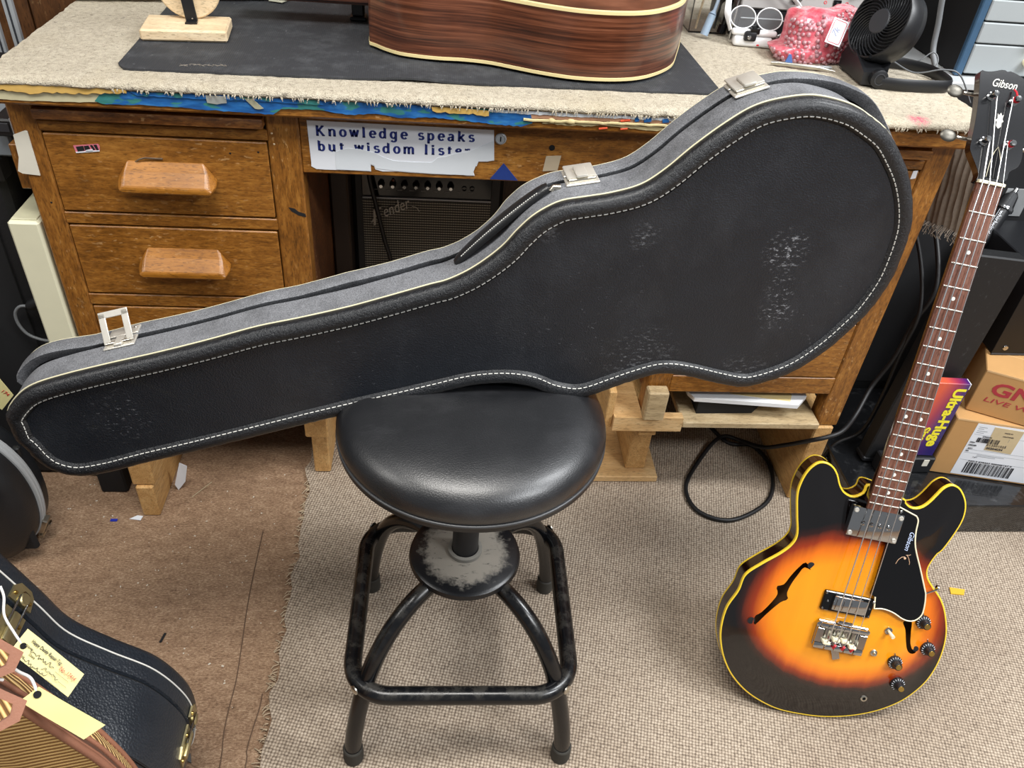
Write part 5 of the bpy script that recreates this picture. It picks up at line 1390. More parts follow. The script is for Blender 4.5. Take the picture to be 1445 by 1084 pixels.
# ------------------------------------------------------------------ left of the desk
def left_side():
    r = thing('black_speaker', 'big black speaker box in the shadow left of the desk', 'speaker', (-.42, .35, 0))
    V = leather('speaker_tolex', '121316', .6, 260, .5); tx = V[0].out(V[1], V[2], 0, V[3])
    MB().box((-.76, .07, .0), (-.078, .62, .752), .01).build('cabinet', tx, r)
    MB().box((-.73, .066, .05), (-.115, .071, .70), .001).build('grille', MAT['black_matte'], r, smooth=None)
    for z in (.02, .732): MB().box((-.105, .062, z-.02), (-.072, .10, z+.022), .004).build('corner_guard', MAT['black_plastic'], r)
    pc = thing('power_plug', 'black power plug with looped cord on the dark speaker left of the desk', 'plug', (-.10, .04, .44))
    MB().tube([(-.075, .050, .478), (-.092, .050, .470), (-.100, .050, .466)], [.012, .011, .006], 12).build('plug_body', MAT['cord_black'], pc, smooth=50)
    MB().tube([tuple(v) for v in spline([(-.098, .050, .467), (-.114, .050, .466), (-.127, .050, .45), (-.128, .050, .425), (-.118, .050, .402), (-.098, .050, .390), (-.078, .050, .386)], 30, False)], .003, 8).build('cord', MAT['cord_grey'], pc, smooth=60)
    MB().box((-.078, .052, .470), (-.064, .0655, .486), .002).build('socket', MAT['black_plastic'], pc)
    c = thing('cream_panel_box', 'slim cream metal box standing against the left side of the desk', 'box', (-.031, .14, 0))
    MB().box((-.058, .0, .352), (-.006, .30, .672), .004).build('body', MAT['cream'], c)
    MB().box((-.053, .008, .672), (-.011, .29, .6745), .001).build('top_plate', plain('cream_top', 'c5c2a4', .5), c)
    for y in (.04, .26): MB().box((-.052, y-.015, .341), (-.012, y+.015, .352), .002).build('foot', MAT['rubber_black'], c)
    s2 = thing('shadow_stand_box', 'narrow black box on the floor under the cream metal box', 'box', (-.031, .14, 0))
    MB().box((-.062, .012, .0), (-.005, .31, .34), .004).build('body', MAT['black_matte'], s2)  # added support, coloured black for the shadow that lies here
    g = thing('grey_case', 'grey plastic case with black hinge lying on the dark speaker', 'case', (-.2, .2, .753))
    MB().box((-.40, .030+.045, .754), (-.046, .36, .800), .004).build('lid', plain('grey_blue', '7d858c', .4), g)
    h = MB().box((-.060, .060, .796), (-.024, .130, .826), .003).build('hinge', MAT['black_plastic'], g)
    MB().box((-.030, .058, .793), (-.026, .13, .829), .0008).build('hinge_edge', MAT['grey_metal'], h)
    MB().box((-.058, .0585, .805), (-.034, .0598, .820), .0005).build('hinge_leaf', MAT['grey_dark'], h)
    for i, (x0, x1) in enumerate(((-.1780, -.1580), (-.2105, -.1960))):
        u = thing('metal_upright', ('aluminium shelf upright standing at the left end of the desk, nearer the wood panelling', 'aluminium shelf upright at the left edge of the photo, beside the speaker')[i], 'upright', (x0, .45, .0))
        y0 = (.64, .635)[i]
        MB().box((x0-.09, y0, .0), (x1-.09, y0+.012, 1.5), .001).build('rail', MAT['grey_metal'], u)
        MB().box(((x0+x1)/2-.092, y0-.0012, .0), ((x0+x1)/2-.088, y0, 1.5), .0003).build('slot_line', MAT['grey_dark'], u)
left_side()

def round_case():
    root = thing('rounded_hard_case', 'black moulded hard case with silver edge band standing at the left edge', 'guitar case', (-.4, -.14, 0))
    o2 = [(-.95, .345), (-.45, .345), (-.30, .340), (-.21, .322), (-.150, .285), (-.120, .235), (-.107, .18), (-.106, .125), (-.116, .07), (-.140, .028), (-.18, .004), (-.25, .0), (-.95, .0)]
    P = [Vector((p.x, p.y)) for p in spline([(x, z, 0) for x, z in o2], 160)]
    Nn = normals2(P)
    V = leather('moulded_plastic', '1b1d20', .38, 240, .35); m = V[0].out(V[1], V[2], 0, V[3])
    def rg(d, y): return [(p.x, y, max(.0005, p.y)) for p in inset(P, Nn, d)]
    MB().rings([rg(.06, -.062), rg(.03, -.066), rg(.012, -.074), rg(.003, -.088), rg(.002, -.116)], True, True).build('back_shell', m, root, smooth=50)
    MB().rings([rg(.002, -.134), rg(.003, -.168), rg(.012, -.186), rg(.03, -.196), rg(.06, -.200)], True, False, True).build('front_shell', m, root, smooth=50)
    b = MB().rings([rg(.003, -.114), rg(-.001, -.1145), rg(-.0015, -.119), rg(.0, -.1205), rg(.0, -.1225), rg(-.0015, -.124), rg(-.0015, -.1275), rg(.0, -.129), rg(.0, -.131), rg(-.001, -.1355), rg(.003, -.136)]).build('edge_band', MAT['grey_metal'], root, smooth=40)
    MB().box((-.150, -.176, .030), (-.116, -.160, .125), .006, Matrix.Rotation(R(0), 4, 'X')).build('moulded_recess', MAT['black_matte'], root)
    MB().box((-.134, -.112, .225), (-.118, -.100, .250), .003).build('moulded_lug', m, root)
    l = MB().obox((-.119, -.125, .052), (.012, .020, .040), (0, R(28), 0), .002).build('latch', MAT['nickel'], root)
    MB().obox((-.113, -.125, .046), (.006, .012, .030), (0, R(34), 0), .002).build('latch_lever', MAT['chrome'], l)
    MB().cyl((-.128, -.137, .026), (-.128, -.113, .026), .005, n=12).build('latch_pin', MAT['nickel'], l)
round_case()

def paper_tag(name, label, corners, hole, nrm, mat, thick=.0008, string=None):
    """corners in order: along the top edge, then back along the bottom one"""
    nrm = Vector(nrm).normalized(); cs = [Vector(c) for c in corners]
    root = thing(name, label, 'tag', tuple(cs[0]))
    ux = (cs[1]-cs[0]).normalized(); uy = (cs[3]-cs[0]); uy = (uy-ux*uy.dot(ux)).normalized()
    nn = ux.cross(uy)
    if nn.dot(nrm) < 0: nn = -nn
    n = 10; rows = []
    body = MB()
    for s_ in (0, 1):
        rows = []
        for i in range(n+1):
            a = cs[0].lerp(cs[1], i/n); b = cs[3].lerp(cs[2], i/n)
            bend = nn*(.0022*math.sin(i/n*5))+nn*(thick*s_)
            rows.append([a+bend, b+bend])
        body.rings(rows, closed=False)
    body.build('tag_card', mat, root, smooth=60)
    h = Vector(hole)
    MB().lathe([(.0036, 0), (.0036, .0006), (.0, .0006)], h+nn*(thick+.0018), nn, 16).build('punched_hole', MAT['dark_void'], root)
    m = Matrix((ux, -uy if nn.dot(ux.cross(-uy)) > 0 else uy, nn)).transposed().to_4x4()
    if string:
        MB().tube([tuple(v) for v in spline(string, 30, False)], .0016, 7).build('string', MAT['white_cotton'], root, smooth=60)
    return root, cs, ux, uy, nn

def lower_left():
    # ---- upright black guitar case with a white stitched edge
    root = thing('stitched_case', 'black grained guitar case with white edge stitching and brass latches at bottom left', 'guitar case', (.05, -.68, 0))
    o2 = [(.132, .533), (.161, .4538), (.182, .395), (.226, .348), (.275, .303), (.304, .2426), (.311, .187), (.300, .115), (.280, .0698), (.23, .022), (.15, .002), (0, .0), (-.15, .0), (-.25, .05), (-.33, .22), (-.30, .42), (-.22, .60), (-.20, .80), (-.21, 1.0), (-.13, 1.05), (-.03, 1.02), (.015, .85), (.080, .66)]
    P = [Vector((p.x, p.y)) for p in spline([(x, z, 0) for x, z in o2], 300)]
    Nn = normals2(P)
    V = leather('grained_case', '1f242b', .36, 300, 1.2); m = V[0].out(V[1], V[2], 0, V[3], Coat_Weight=.15, Coat_Roughness=.3)
    def rg(d, y): return [(p.x, y, max(.0005, p.y)) for p in inset(P, Nn, d)]
    MB().rings([rg(.05, -.585), rg(.015, -.588), rg(.004, -.593), rg(.0, -.600), rg(.0, -.6372), rg(.004, -.6392)], True, True).build('lid', m, root, smooth=50)
    MB().rings([rg(.005, -.636), rg(.005, -.645)]).build('lid_groove', MAT['dark_void'], root, smooth=None)
    MB().rings([rg(.004, -.6415), rg(.0, -.6435), rg(-.001, -.70), rg(.0, -.735), rg(.003, -.744), rg(.012, -.749), rg(.04, -.750)], True, False, True).build('body', m, root, smooth=50)
    MB().tube([(x, y, z) for x, y, z in rg(-.0008, -.6165)], .0012, 6, closed=True).build('edge_stitching', MAT['white_thread'], root, smooth=70)
    MB().tube([(x, y, z) for x, y, z in rg(-.0008, -.742)], .0016, 6, closed=True).build('front_bead', MAT['black_plastic'], root, smooth=70)
    def rim(u_z, lo=0):
        i = min(range(len(P)), key=lambda k: abs(P[k].y-u_z)+(0 if P[k].x > .1 else 9))
        p, n_ = P[i], Nn[i]; tn = Vector((-n_.y, n_.x))
        if tn.y < 0: tn = -tn
        a3 = Vector((tn.x, 0, tn.y)); b3 = Vector((n_.x, 0, n_.y)); c3 = Vector((0, -1, 0))
        mm = Matrix((a3, b3, c3)).transposed().to_4x4(); mm.translation = (p.x, -.600, p.y); return mm
    for zz, nm in ((.478, 0), (.185, 1)):
        mm = rim(zz)
        b = MB().prism([(-.018, .046), (-.018, .080), (-.012, .096), (.012, .096), (.018, .080), (.018, .046)], lambda x, y: mm @ Vector((x, .0, y)), lambda x, y: mm @ Vector((x, .003, y))).build('latch', MAT['brass_old'], root, smooth=None)
        MB().prism([(-.020, .034), (-.016, .016), (-.008, .010), (.012, .010), (.020, .018), (.020, .036)], lambda x, y: mm @ Vector((x, .0, y)), lambda x, y: mm @ Vector((x, .003, y))).build('catch_plate', MAT['brass_old'], b, smooth=None)
        MB().tube([mm @ Vector((-.008, .005, .070)), mm @ Vector((-.008, .006, .028)), mm @ Vector((-.004, .006, .020)), mm @ Vector((.004, .006, .020)), mm @ Vector((.008, .006, .028)), mm @ Vector((.008, .005, .070))], .0016, 8).build('wire_loop', MAT['chrome'], b, smooth=60)
        MB().box((-.006, .003, .048), (.006, .008, .088), .002, mm, 2).build('lever', MAT['brass_old'], b)
        MB().lathe([(.0085, .003), (.0085, .007), (.007, .0085), (0, .0085)], mm @ Vector((0, 0, .028)), mm.to_3x3() @ Vector((0, 1, 0)), 20).build('catch_button', MAT['brass_old'], b)
        for x, y in ((-.013, .026), (.014, .026), (-.013, .060), (.013, .060), (0, .092)):
            MB().lathe([(.0030, .003), (.0022, .0046), (.0010, .0046), (0, .0040)], mm @ Vector((x, 0, y)), mm.to_3x3() @ Vector((0, 1, 0)), 12).build('rivet', MAT['gold'], b)
    # ---- tweed gig bag
    bag = thing('tweed_gig_bag', 'tan tweed gig bag with brown leather piping in the bottom left corner', 'bag', (.0, -.82, 0))
    b2 = [(.205, .74), (.233, .665), (.253, .618), (.2671, .592), (.2846, .553), (.3068, .505), (.3205, .47), (.338, .39), (.345, .26), (.32, .13), (.25, .03), (.14, .001), (-.2, .0), (-.36, .12), (-.38, .32), (-.30, .52), (-.2, .7), (-.15, .95), (-.05, 1.05), (.08, .98), (.17, .82)]
    P = [Vector((p.x, p.y)) for p in spline([(x, z, 0) for x, z in b2], 260)]
    Nn = normals2(P)
    t = NT('tweed_cloth')
    w1 = t.n('TexWave', {'Vector': t.map((1, 1, 1), (0, R(4), 0)), 'Scale': 58, 'Distortion': .6, 'Detail': 2}, wave_type='BANDS', bands_direction='Z').outputs['Fac']
    nz = t.noise(700, detail=2)
    f = t.math('ADD', t.math('MULTIPLY', w1, .8), t.math('MULTIPLY', nz, .25))
    tw = t.out(t.ramp(f, [(.20, hexc('80592c')), (.42, hexc('c09350')), (.8, hexc('e0bc7a'))]), .8, 0, t.bump(f, .7, .003))
    t = NT('tweed_gusset')
    w1 = t.n('TexWave', {'Vector': t.map((1, .0, 1), (0, R(35), 0)), 'Scale': 95, 'Distortion': .4}, wave_type='BANDS', bands_direction='X').outputs['Fac']
    tg = t.out(t.ramp(w1, [(.25, hexc('6d4a25')), (.5, hexc('c09350')), (.8, hexc('e2c183'))]), .8, 0, t.bump(w1, .7, .003))
    def rg(d, y): return [(p.x, y, max(.0005, p.y)) for p in inset(P, Nn, d)]
    ob = [(p.x, p.y) for p in inset(P, Nn, .004)]
    V_, F_ = cdt_face(ob, [], .05)
    MB().add([(p.x, -.840-.010*min(1, dist_poly((p.x, p.y), ob)/.06), max(.0008, p.y)) for p in V_], F_).build('front_cloth', tw, bag, smooth=60)
    MB().add([(p.x*.93, -.7975, max(.0008, p.y*.97)) for p in V_], F_).build('back_cloth', tw, bag, smooth=60)
    MB().tube(rg(.0025, -.838), .0042, 8, closed=True).build('front_piping', MAT['tan_leather'], bag, smooth=70)
    MB().rings([rg(.003, -.838), rg(.005, -.830), rg(.009, -.822)]).build('zip_tape', MAT['tan_dark'], bag, smooth=60)
    MB().tube(rg(.004, -.8315), .0015, 6, closed=True).build('zip_teeth', MAT['tan_leather'], bag, smooth=70)
    MB().tube(rg(.0085, -.821), .0028, 8, closed=True).build('middle_piping', MAT['tan_leather'], bag, smooth=70)
    MB().rings([rg(.0090, -.820), rg(.013, -.811), rg(.020, -.800)]).build('gusset', tg, bag, smooth=60)
    MB().tube(rg(.0195, -.799), .0032, 8, closed=True).build('rear_piping', MAT['tan_leather'], bag, smooth=70)
    for i, (c, rot_, mm_) in enumerate((((.250, -.822, .664), (R(25), R(42), R(-10)), 'a'), ((.258, -.858, .634), (R(25), R(38), R(-6)), 'b'))):
        from mathutils import Euler
        M4 = Matrix.Translation(c) @ Euler(rot_).to_matrix().to_4x4()
        tb = MB().prism([(-.034, -.016), (.020, -.017), (.030, -.004), (.026, .014), (-.034, .016)], lambda x, y: M4 @ Vector((x, y, -.003)), lambda x, y: M4 @ Vector((x, y, .002))).build('end_tab', MAT['tan_leather'], bag, smooth=None)
        MB().prism([(-.030, -.009), (.014, -.010), (.019, -.002), (.016, .007), (-.030, .008)], lambda x, y: M4 @ Vector((x, y, .002)), lambda x, y: M4 @ Vector((x, y, .0035))).build('tab_cloth', tg, tb, smooth=None)
    # ---- the two paper tags
    r, cs, ux, uy, nn = paper_tag('repair_tag', 'yellow repair tag with handwriting lying against the stitched black case', [TAG1[0], TAG1[1], TAG1[2], TAG1[3]], TAG1[4], TN, MAT['paper_tag'], string=[TAG1[4], (.1830, -.7000, .517), (.1700, -.6850, .5300), (.1640, -.6650, .5380), (.158, -.655, .545)])
    yv = -uy; L_ = (cs[1]-cs[0]).length; Wd = (cs[3]-cs[0]).length
    def at_(x, y, z=.0040):
        return Matrix((ux, yv, nn)).transposed().to_4x4(), cs[0]+ux*x+uy*y+nn*z
    def tx(s, size, x, y, mat, nm='lettering', **kw):
        m4, p = at_(x, y); m4 = m4.copy(); m4.translation = p
        return text(s, size, m4, mat, r, nm, **kw)
    k = L_/.085
    tx('Happy Daddy Repair Tag', .0058*k, .014*k, .0085*k, MAT['ink'], width=.043*k)
    tx('No. 17414', .0068*k, .0595*k, .0130*k, MAT['ink_red'], width=.022*k)
    gi = plain('ink_faint', '8a8462', .7)
    tx('Name', .0042*k, .012*k, .0150*k, gi); tx('Date', .0042*k, .022*k, .0205*k, gi); tx('Article', .0042*k, .010*k, .0262*k, gi)
    hand = plain('pen_ink', '55544e', .7)
    def squiggle(x, y, n, h, seed):
        rnd = random.Random(seed); pts = []
        for i in range(n):
            pts.append(cs[0]+ux*(x+i*.00135*k)+uy*(y+rnd.uniform(-h, h)*(1.6 if i % 5 == 0 else .7))+nn*.0041)
        MB().tube([tuple(v) for v in spline(pts, n*4, False)], .00032, 4).build('handwriting', hand, r, smooth=60)
    for a in ((.020*k, .0155*k, 26, .0022*k, 1), (.044*k, .0212*k, 18, .0018*k, 2), (.020*k, .0268*k, 26, .0019*k, 3)): squiggle(*a)
    mb = MB()
    for y, x0, x1 in ((.0170, .058, .078), (.0228, .068, .080), (.0286, .056, .076)):
        a = cs[0]+ux*(x0*k)+uy*(y*k)+nn*.0040; b = cs[0]+ux*(x1*k)+uy*(y*k)+nn*.0040; mb.tube([a, b], .0002, 4)
    mb.build('ruled_lines', gi, r, smooth=None)
    paper_tag('blank_tag', 'blank pale yellow tag tied to the tweed gig bag', [TAG2[0], TAG2[1], TAG2[2], TAG2[3]], TAG2[4], (.347, -.545, .763), MAT['paper_tag_plain'],
              string=[TAG2[4], (.2760, -.8220, .6180), (.2690, -.8230, .6320), (.2620, -.8250, .6520), (.2560, -.8300, .6600), (.2520, -.8380, .6500), (.2600, -.8340, .6360)])
lower_left()
q_ = thing('claim_tag', 'yellow claim tag with red number at the left edge above the rounded hard case', 'tag', (-.15, -.04, .32))
MB().add([(-.175, -.043, .3925), (-.146, -.043, .3755), (-.130, -.043, .3255), (-.162, -.043, .288), (-.20, -.043, .335), (-.175, -.0438, .3925), (-.146, -.0438, .3755), (-.130, -.0438, .3255), (-.162, -.0438, .288), (-.20, -.0438, .335)],
         [(0, 1, 2, 3, 4), (9, 8, 7, 6, 5)]+[(i, (i+1) % 5, 5+(i+1) % 5, 5+i) for i in range(5)]).build('tag_card', MAT['paper_tag'], q_, smooth=None)
text('No. 174', .011, Matrix.Translation((-.162, -.0442, .350)) @ Matrix.Rotation(PI/2, 4, 'X') @ Matrix.Rotation(R(-52), 4, 'Z'), MAT['ink_red'], q_, width=.034)
MB().tube([(-.168, -.043, .382), (-.172, -.03, .40), (-.178, .03, .41), (-.18, .066, .405)], .0012, 6).build('string', MAT['white_cotton'], q_, smooth=60)

# ------------------------------------------------------------------ right of the desk
def right_side():
    r = thing('black_cabinet', 'tall black cabinet standing in shadow right of the desk under the grey drawers', 'cabinet', (2.1, .52, 0))
    V = leather('cab_tolex', '101113', .6, 260, .5); tx = V[0].out(V[1], V[2], 0, V[3])
    MB().box((1.668, .312, .0083), (2.6, .78, .878), .006).build('body', tx, r)
    MB().box((1.664, .306, .879), (2.6, .782, .894), .002).build('top_ledge', plain('pale_ledge', 'b9bcbd', .5), r)
    for x in (1.70, 2.10):
        MB().box((x, .3095, .12), (x+.36, .3125, .84), .001).build('door', MAT['black_matte'], r, smooth=None)
    MB().box((1.925, .3075, .606), (1.985, .3092, .672), .0006).build('tape_patch', plain('silver_tape', '8b8d8e', .5, .1), r, label='torn silver tape patch')
    d = thing('drawer_unit', 'light grey metal drawer unit with blue edge at top right', 'drawers', (1.93, .5, .895))
    MB().box((1.722, .358, .8955), (2.16, .66, 1.30), .003).build('body', MAT['black_matte'], d)
    MB().box((1.720, .346, .8955), (1.7365, .358, 1.30), .002).build('edge_trim', MAT['blue_side'], d)
    z = .901
    for i, h in enumerate((.060, .042, .042, .06, .06)):
        f = MB().box((1.738, .345, z), (2.155, .357, z+h-.003), .002).build('drawer', MAT['grey_light'], d)
        MB().lathe([(.008, 0), (.008, .008), (.011, .012), (.0105, .018), (.006, .0205), (0, .021)], (1.860, .345, z+h/2), (0, -1, 0), 20).build('knob', MAT['ivory'], f)
        z += h
    s_ = thing('speaker_stack', 'black speaker box standing behind the right end of the desk', 'speaker', (1.66, .70, 0))
    MB().box((1.63, .585, .0), (1.716, .782, 1.42), .006).build('cabinet', tx, s_) if False else MB().box((1.600, .60, .895), (1.716, .780, 1.42), .006).build('cabinet', tx, s_)
    MB().box((1.606, .5965, .91), (1.710, .6, 1.41), .001).build('grille', MAT['black_matte'], s_, smooth=None)
    # brown ribbed felt strip hanging beside the desk
    fs = thing('felt_strip', 'ragged ribbed brown felt strip hanging off the right side of the desk', 'felt', (1.62, .08, .80))
    rows = []
    for i in range(24):
        v_ = i/23; row = []
        for k in range(26):
            w_ = k/25
            x = 1.598+.020*v_**1.5+.050*w_+.0020*math.sin(w_*26*PI/2)+.003*noise.noise((w_*4, v_*4, 0))
            y = .12-.055*w_-.02*v_
            z = .886-.196*v_-(.012*noise.noise((w_*9, 3, 1)) if v_ > .85 else 0)
            row.append((x, y, z))
        rows.append(row)
    MB().rings(rows, closed=False).build('felt_sheet', MAT['brown_felt'], fs, smooth=60)
    rnd = random.Random(2); mb = MB()
    for i in range(60):
        w_ = rnd.random(); x = 1.618+.050*w_; y = .10-.055*w_; L = rnd.uniform(.006, .026)
        mb.tube([(x, y, .693), (x-.006, y-.003, .693-L*.6), (x+rnd.uniform(-.012, .006), y-.006, .693-L)], .0007, 4)
    mb.build('loose_fibres', MAT['brown_felt'], fs, kind='stuff')
    # glossy tray
    t = NT('wrapped_black'); nz = t.noise(26, t.map((1, 3, 1), (0, 0, .6)), 4, .6)
    wr = t.out(t.mix(t.ramp(t.noise(40, detail=5, rough=.7), [(.55, 0.0), (.75, .3)]), hexc('17181a'), hexc('6a6c6e')), .14, 0, t.bump(nz, .35, .004), Coat_Weight=.5)
    tr = thing('black_plinth', 'low glossy black plinth on the floor carrying the cardboard boxes', 'plinth', (2.0, .1, 0))
    MB().box((1.612, -.110, .0083), (2.5, .300, .0985), .004).build('body', wr, tr)
    MB().box((1.610, -.113, .0985), (2.502, .302, .1025), .0012).build('top_sheet', wr, tr)
    # leaning black panel
    m = Matrix.Translation((1.745, .020, .1035)) @ Matrix.Rotation(R(5), 4, 'Y') @ Matrix.Rotation(R(-3), 4, 'X')
    pn = thing('flat_black_case', 'scuffed flat black case standing behind the bass neck', 'case', (1.745, .02, .103))
    t = NT('scuffed_black'); nz = t.ramp(t.noise(120, t.map((1, 1, .5), (0, .5, 0)), 5, .75), [(.6, 0.0), (.72, .35)])
    MB().box((-.075, .0, .004), (.050, .038, .540), .003, m).build('board', t.out(t.mix(nz, hexc('101113'), hexc('5a5b5c')), .55, 0), pn)
    MB().box((-.078, -.001, -.001), (.053, .040, .012), .003, m).build('foot_rail', MAT['black_plastic'], pn)
    # boxes
    def carton(name, label, corner, yaw, L_, D_, H_):
        o = thing(name, label, 'box', corner)
        mm = Matrix.Translation(corner) @ Matrix.Rotation(yaw, 4, 'Z')
        MB().box((0, 0, .0008), (L_, D_, H_), .0018, mm).build('carton', MAT['cardboard'], o)
        MB().box((.001, D_/2-.001, H_-.0002), (L_-.001, D_/2+.001, H_+.0005), 0, mm).build('flap_seam', MAT['cardboard_edge'], o, smooth=None)
        MB().box((.002, -.0006, H_-.005), (L_-.002, .0001, H_-.0008), 0, mm).build('worn_edge', MAT['cardboard_edge'], o, smooth=None)
        return o, mm
    o1, m1 = carton('cardboard_box', 'lower cardboard box with a white shipping label, on the black plinth', (1.822, -.006, .1028), R(-11.5), .36, .20, .167)
    o2_, m2 = carton('cardboard_box', 'upper cardboard box with red lettering, stacked on the labelled box', (1.853, .022, .2706), R(-27), .30, .165, .114)
    fx = lambda mm, x, z, y=-.0006: mm @ Matrix.Translation((x, y, z)) @ Matrix.Rotation(PI/2, 4, 'X')
    pr = MAT['print_red']
    text('GN', .046, fx(m2, .028, .058), pr, o2_, bold=.0012, width=.086, shear=.1)
    text('LIVE WI', .0165, fx(m2, .024, .036), pr, o2_, width=.098, shear=.15)
    # shipping label on the lower box
    lb = MB().prism([(.048, .006), (.217, .006), (.217, .160), (.048, .160)], lambda x, z: m1 @ Vector((x, .0, z)), lambda x, z: m1 @ Vector((x, -.0006, z))).build('shipping_label', MAT['paper_white'], o1, smooth=None)
    MB().prism([(.090, .088), (.150, .086), (.150, .154), (.086, .156)], lambda x, z: m1 @ Vector((x, -.0006, z)), lambda x, z: m1 @ Vector((x, -.0011, z))).build('tan_sticker', plain('tan_sticker', 'c2b08c', .7), lb, smooth=None)
    bars = MB(); rnd = random.Random(11)
    x = .070
    while x < .176:
        w_ = rnd.choice((.0008, .0012, .0022, .003)); bars.box(m1_lo(m1, x, .0135), m1_lo(m1, x+w_, .046), 0) if False else bars.box((x, -.0012, .0135), (x+w_, -.0006, .046), 0, m1); x += w_+rnd.choice((.0010, .0014, .0022))
    x = .064
    while x < .112:
        w_ = rnd.choice((.0007, .0011, .0018)); bars.box((x, -.0016, .108), (x+w_, -.0006, .121), 0, m1); x += w_+rnd.choice((.0008, .0012, .002))
    bars.build('barcode', MAT['ink'], lb, smooth=None, kind='stuff')
    def lt(s, size, x, z, **kw): text(s, size, fx(m1, x, z, -.0013), MAT['ink'], lb, **kw)
    lt('NO.4 E79323 000205167 0', .0058, .072, .0485, width=.096)
    lt('E13501025', .0085, .090, .101, width=.042); lt('00204034', .0082, .092, .092, width=.036, bold=.0002)
    lt('E7932300', .005, .072, .1235); lt('ITEM', .005, .052, .104); lt('ORDER', .0055, .052, .0955); lt('QTY', .005, .055, .086); lt('PO', .005, .053, .078)
    lt('CONTAINER', .0042, .112, .132); lt('MADE IN', .0045, .112, .142); lt('1 of 1', .0045, .075, .062)
    mb = MB()
    for z in (.129, .084, .074, .052): mb.box((.052, -.0009, z), (.212, -.0006, z+.0004), 0, m1)
    for zz in ((.118, .128), (.1, .11)): mb.box((.1295, -.0014, zz[0]), (.1299, -.0011, zz[1]), 0, m1)
    for x, z, w_ in ((.054, .150, .018), (.054, .145, .012), (.054, .139, .022), (.054, .134, .016), (.082, .070, .060), (.082, .066, .042), (.158, .140, .04)): mb.box((x, -.0008, z), (x+w_, -.0006, z+.0012), 0, m1)
    mb.build('small_print', plain('print_faint', '7f858c', .7), lb, smooth=None, kind='stuff')
    # the printed purple box
    ub = thing('printed_box', 'flat purple box with yellow lettering standing behind the bass neck', 'box', (1.78, .0, .15))
    mm = Matrix.Translation((1.814, -.004, .1505)) @ Matrix.Rotation(R(-3), 4, 'Z')
    t = NT('purple_print'); sx = t.n('SeparateXYZ', {'Vector': t.P})
    g = t.math('ADD', t.math('MULTIPLY', t.math('SUBTRACT', 1.815, sx.outputs['X']), 11.0), t.math('MULTIPLY', t.math('SUBTRACT', sx.outputs['Z'], .25), 2.2))
    pm = t.out(t.ramp(g, [(.0, hexc('2a1f66')), (.30, hexc('45246b')), (.55, hexc('9c2f4d')), (.85, hexc('d8583a'))]), .25, 0, None, Coat_Weight=.4)
    bx_ = MB().box((-.088, .0, .0), (.0, .022, .212), .0015, mm).build('carton', pm, ub)
    MB().box((-.002, -.0004, .197), (.0006, .020, .2125), .0008, mm).build('torn_corner', MAT['paper_white'], ub)
    tmx = mm @ Matrix.Translation((-.019, -.0006, .198)) @ Matrix.Rotation(PI/2, 4, 'X') @ Matrix.Rotation(R(-90), 4, 'Z')
    text('Ultra-Huge', .034, tmx @ Matrix.Translation((0, -.010, 0)), MAT['yellow_print'], ub, width=.168, bold=.0012)
    text('Size', .026, tmx @ Matrix.Translation((.112, -.037, 0)), MAT['yellow_print'], ub, bold=.0008)
    sb = thing('black_block', 'small black block under the purple printed box', 'block', (1.76, .0, .103))
    MB().box((1.690, -.012, .1032), (1.822, .018, .149), .003).build('body', MAT['black_plastic'], sb)
    MB().box((1.792, -.0135, .126), (1.806, -.012, .146), .0008).build('torn_label', MAT['masking'], sb)
    # rack unit on the upper carton
    rk = thing('rack_unit', 'black metal rack unit with screws resting on the upper cardboard box', 'rack unit', (2.1, .18, .386))
    MB().box((1.893, .078, .3865), (2.40, .30, .60), .002).build('chassis', MAT['black_plastic'], rk)
    MB().box((1.889, .0745, .388), (2.40, .0775, .60), .001).build('faceplate', plain('black_steel', '191a1c', .35, .4), rk)
    for x, z in ((1.915, .405), (1.915, .56)):
        s2 = MB().lathe([(.0065, 0), (.0055, .002), (.0020, .0022), (0, .0012)], (x, .0745, z), (0, -1, 0), 16).build('screw', MAT['chrome'], rk)
    for i in range(7):
        MB().box((1.955, .0715, .475+.014*i), (2.20, .0745, .483+.014*i), .001).build('vent_slat', MAT['black_gloss'], rk)
    MB().box((1.889, .0735, .386), (2.40, .0745, .3905), .0005).build('bottom_lip', MAT['grey_dark'], rk)
    # cable plug at the cabinet
    pg = thing('cable_plug', 'black cable plug with chrome collar hanging beside the bass neck', 'plug', (1.90, .2, .66))
    A, B_ = Vector((1.946, .3085, .672)), Vector((1.893, .262, .584)); d = (B_-A).normalized()
    MB().cyl(A, A+d*.016, .006, n=14).build('plug_tip', MAT['chrome'], pg)
    MB().lathe([(.0090, .010), (.0140, .018), (.0180, .044), (.0205, .048), (.0205, .053), (.0140, .056)], A, d, 24).build('collar', MAT['chrome'], pg)
    sl = MB().lathe([(.0160, .054), (.0155, .125), (.0100, .150), (.0060, .158), (0, .158)], A, d, 24).build('sleeve', MAT['black_plastic'], pg)
    vw = Vector((.6659, -1.2904, 1.3795))-(A+d*.085); sd = d.cross(vw).normalized(); fc = sd.cross(d)
    if fc.dot(vw) < 0: fc = -fc; sd = -sd
    lm = Matrix((d, fc.cross(d), fc)).transposed().to_4x4(); lm.translation = A+d*.060+fc*.0159
    text('whirlwind', .011, lm @ Matrix.Translation((0, -.003, 0)), MAT['paper_white'], sl, width=.056)
    fr = MB()
    for (x0, y0, x1, y1) in ((-.002, -.0062, .060, -.0062), (.060, -.0062, .060, .004)):
        fr.tube([lm @ Vector((x0, y0, .0)), lm @ Vector((x1, y1, .0))], .0004, 4)
    fr.build('label_frame', MAT['paper_white'], sl)
    E0 = A+d*.156
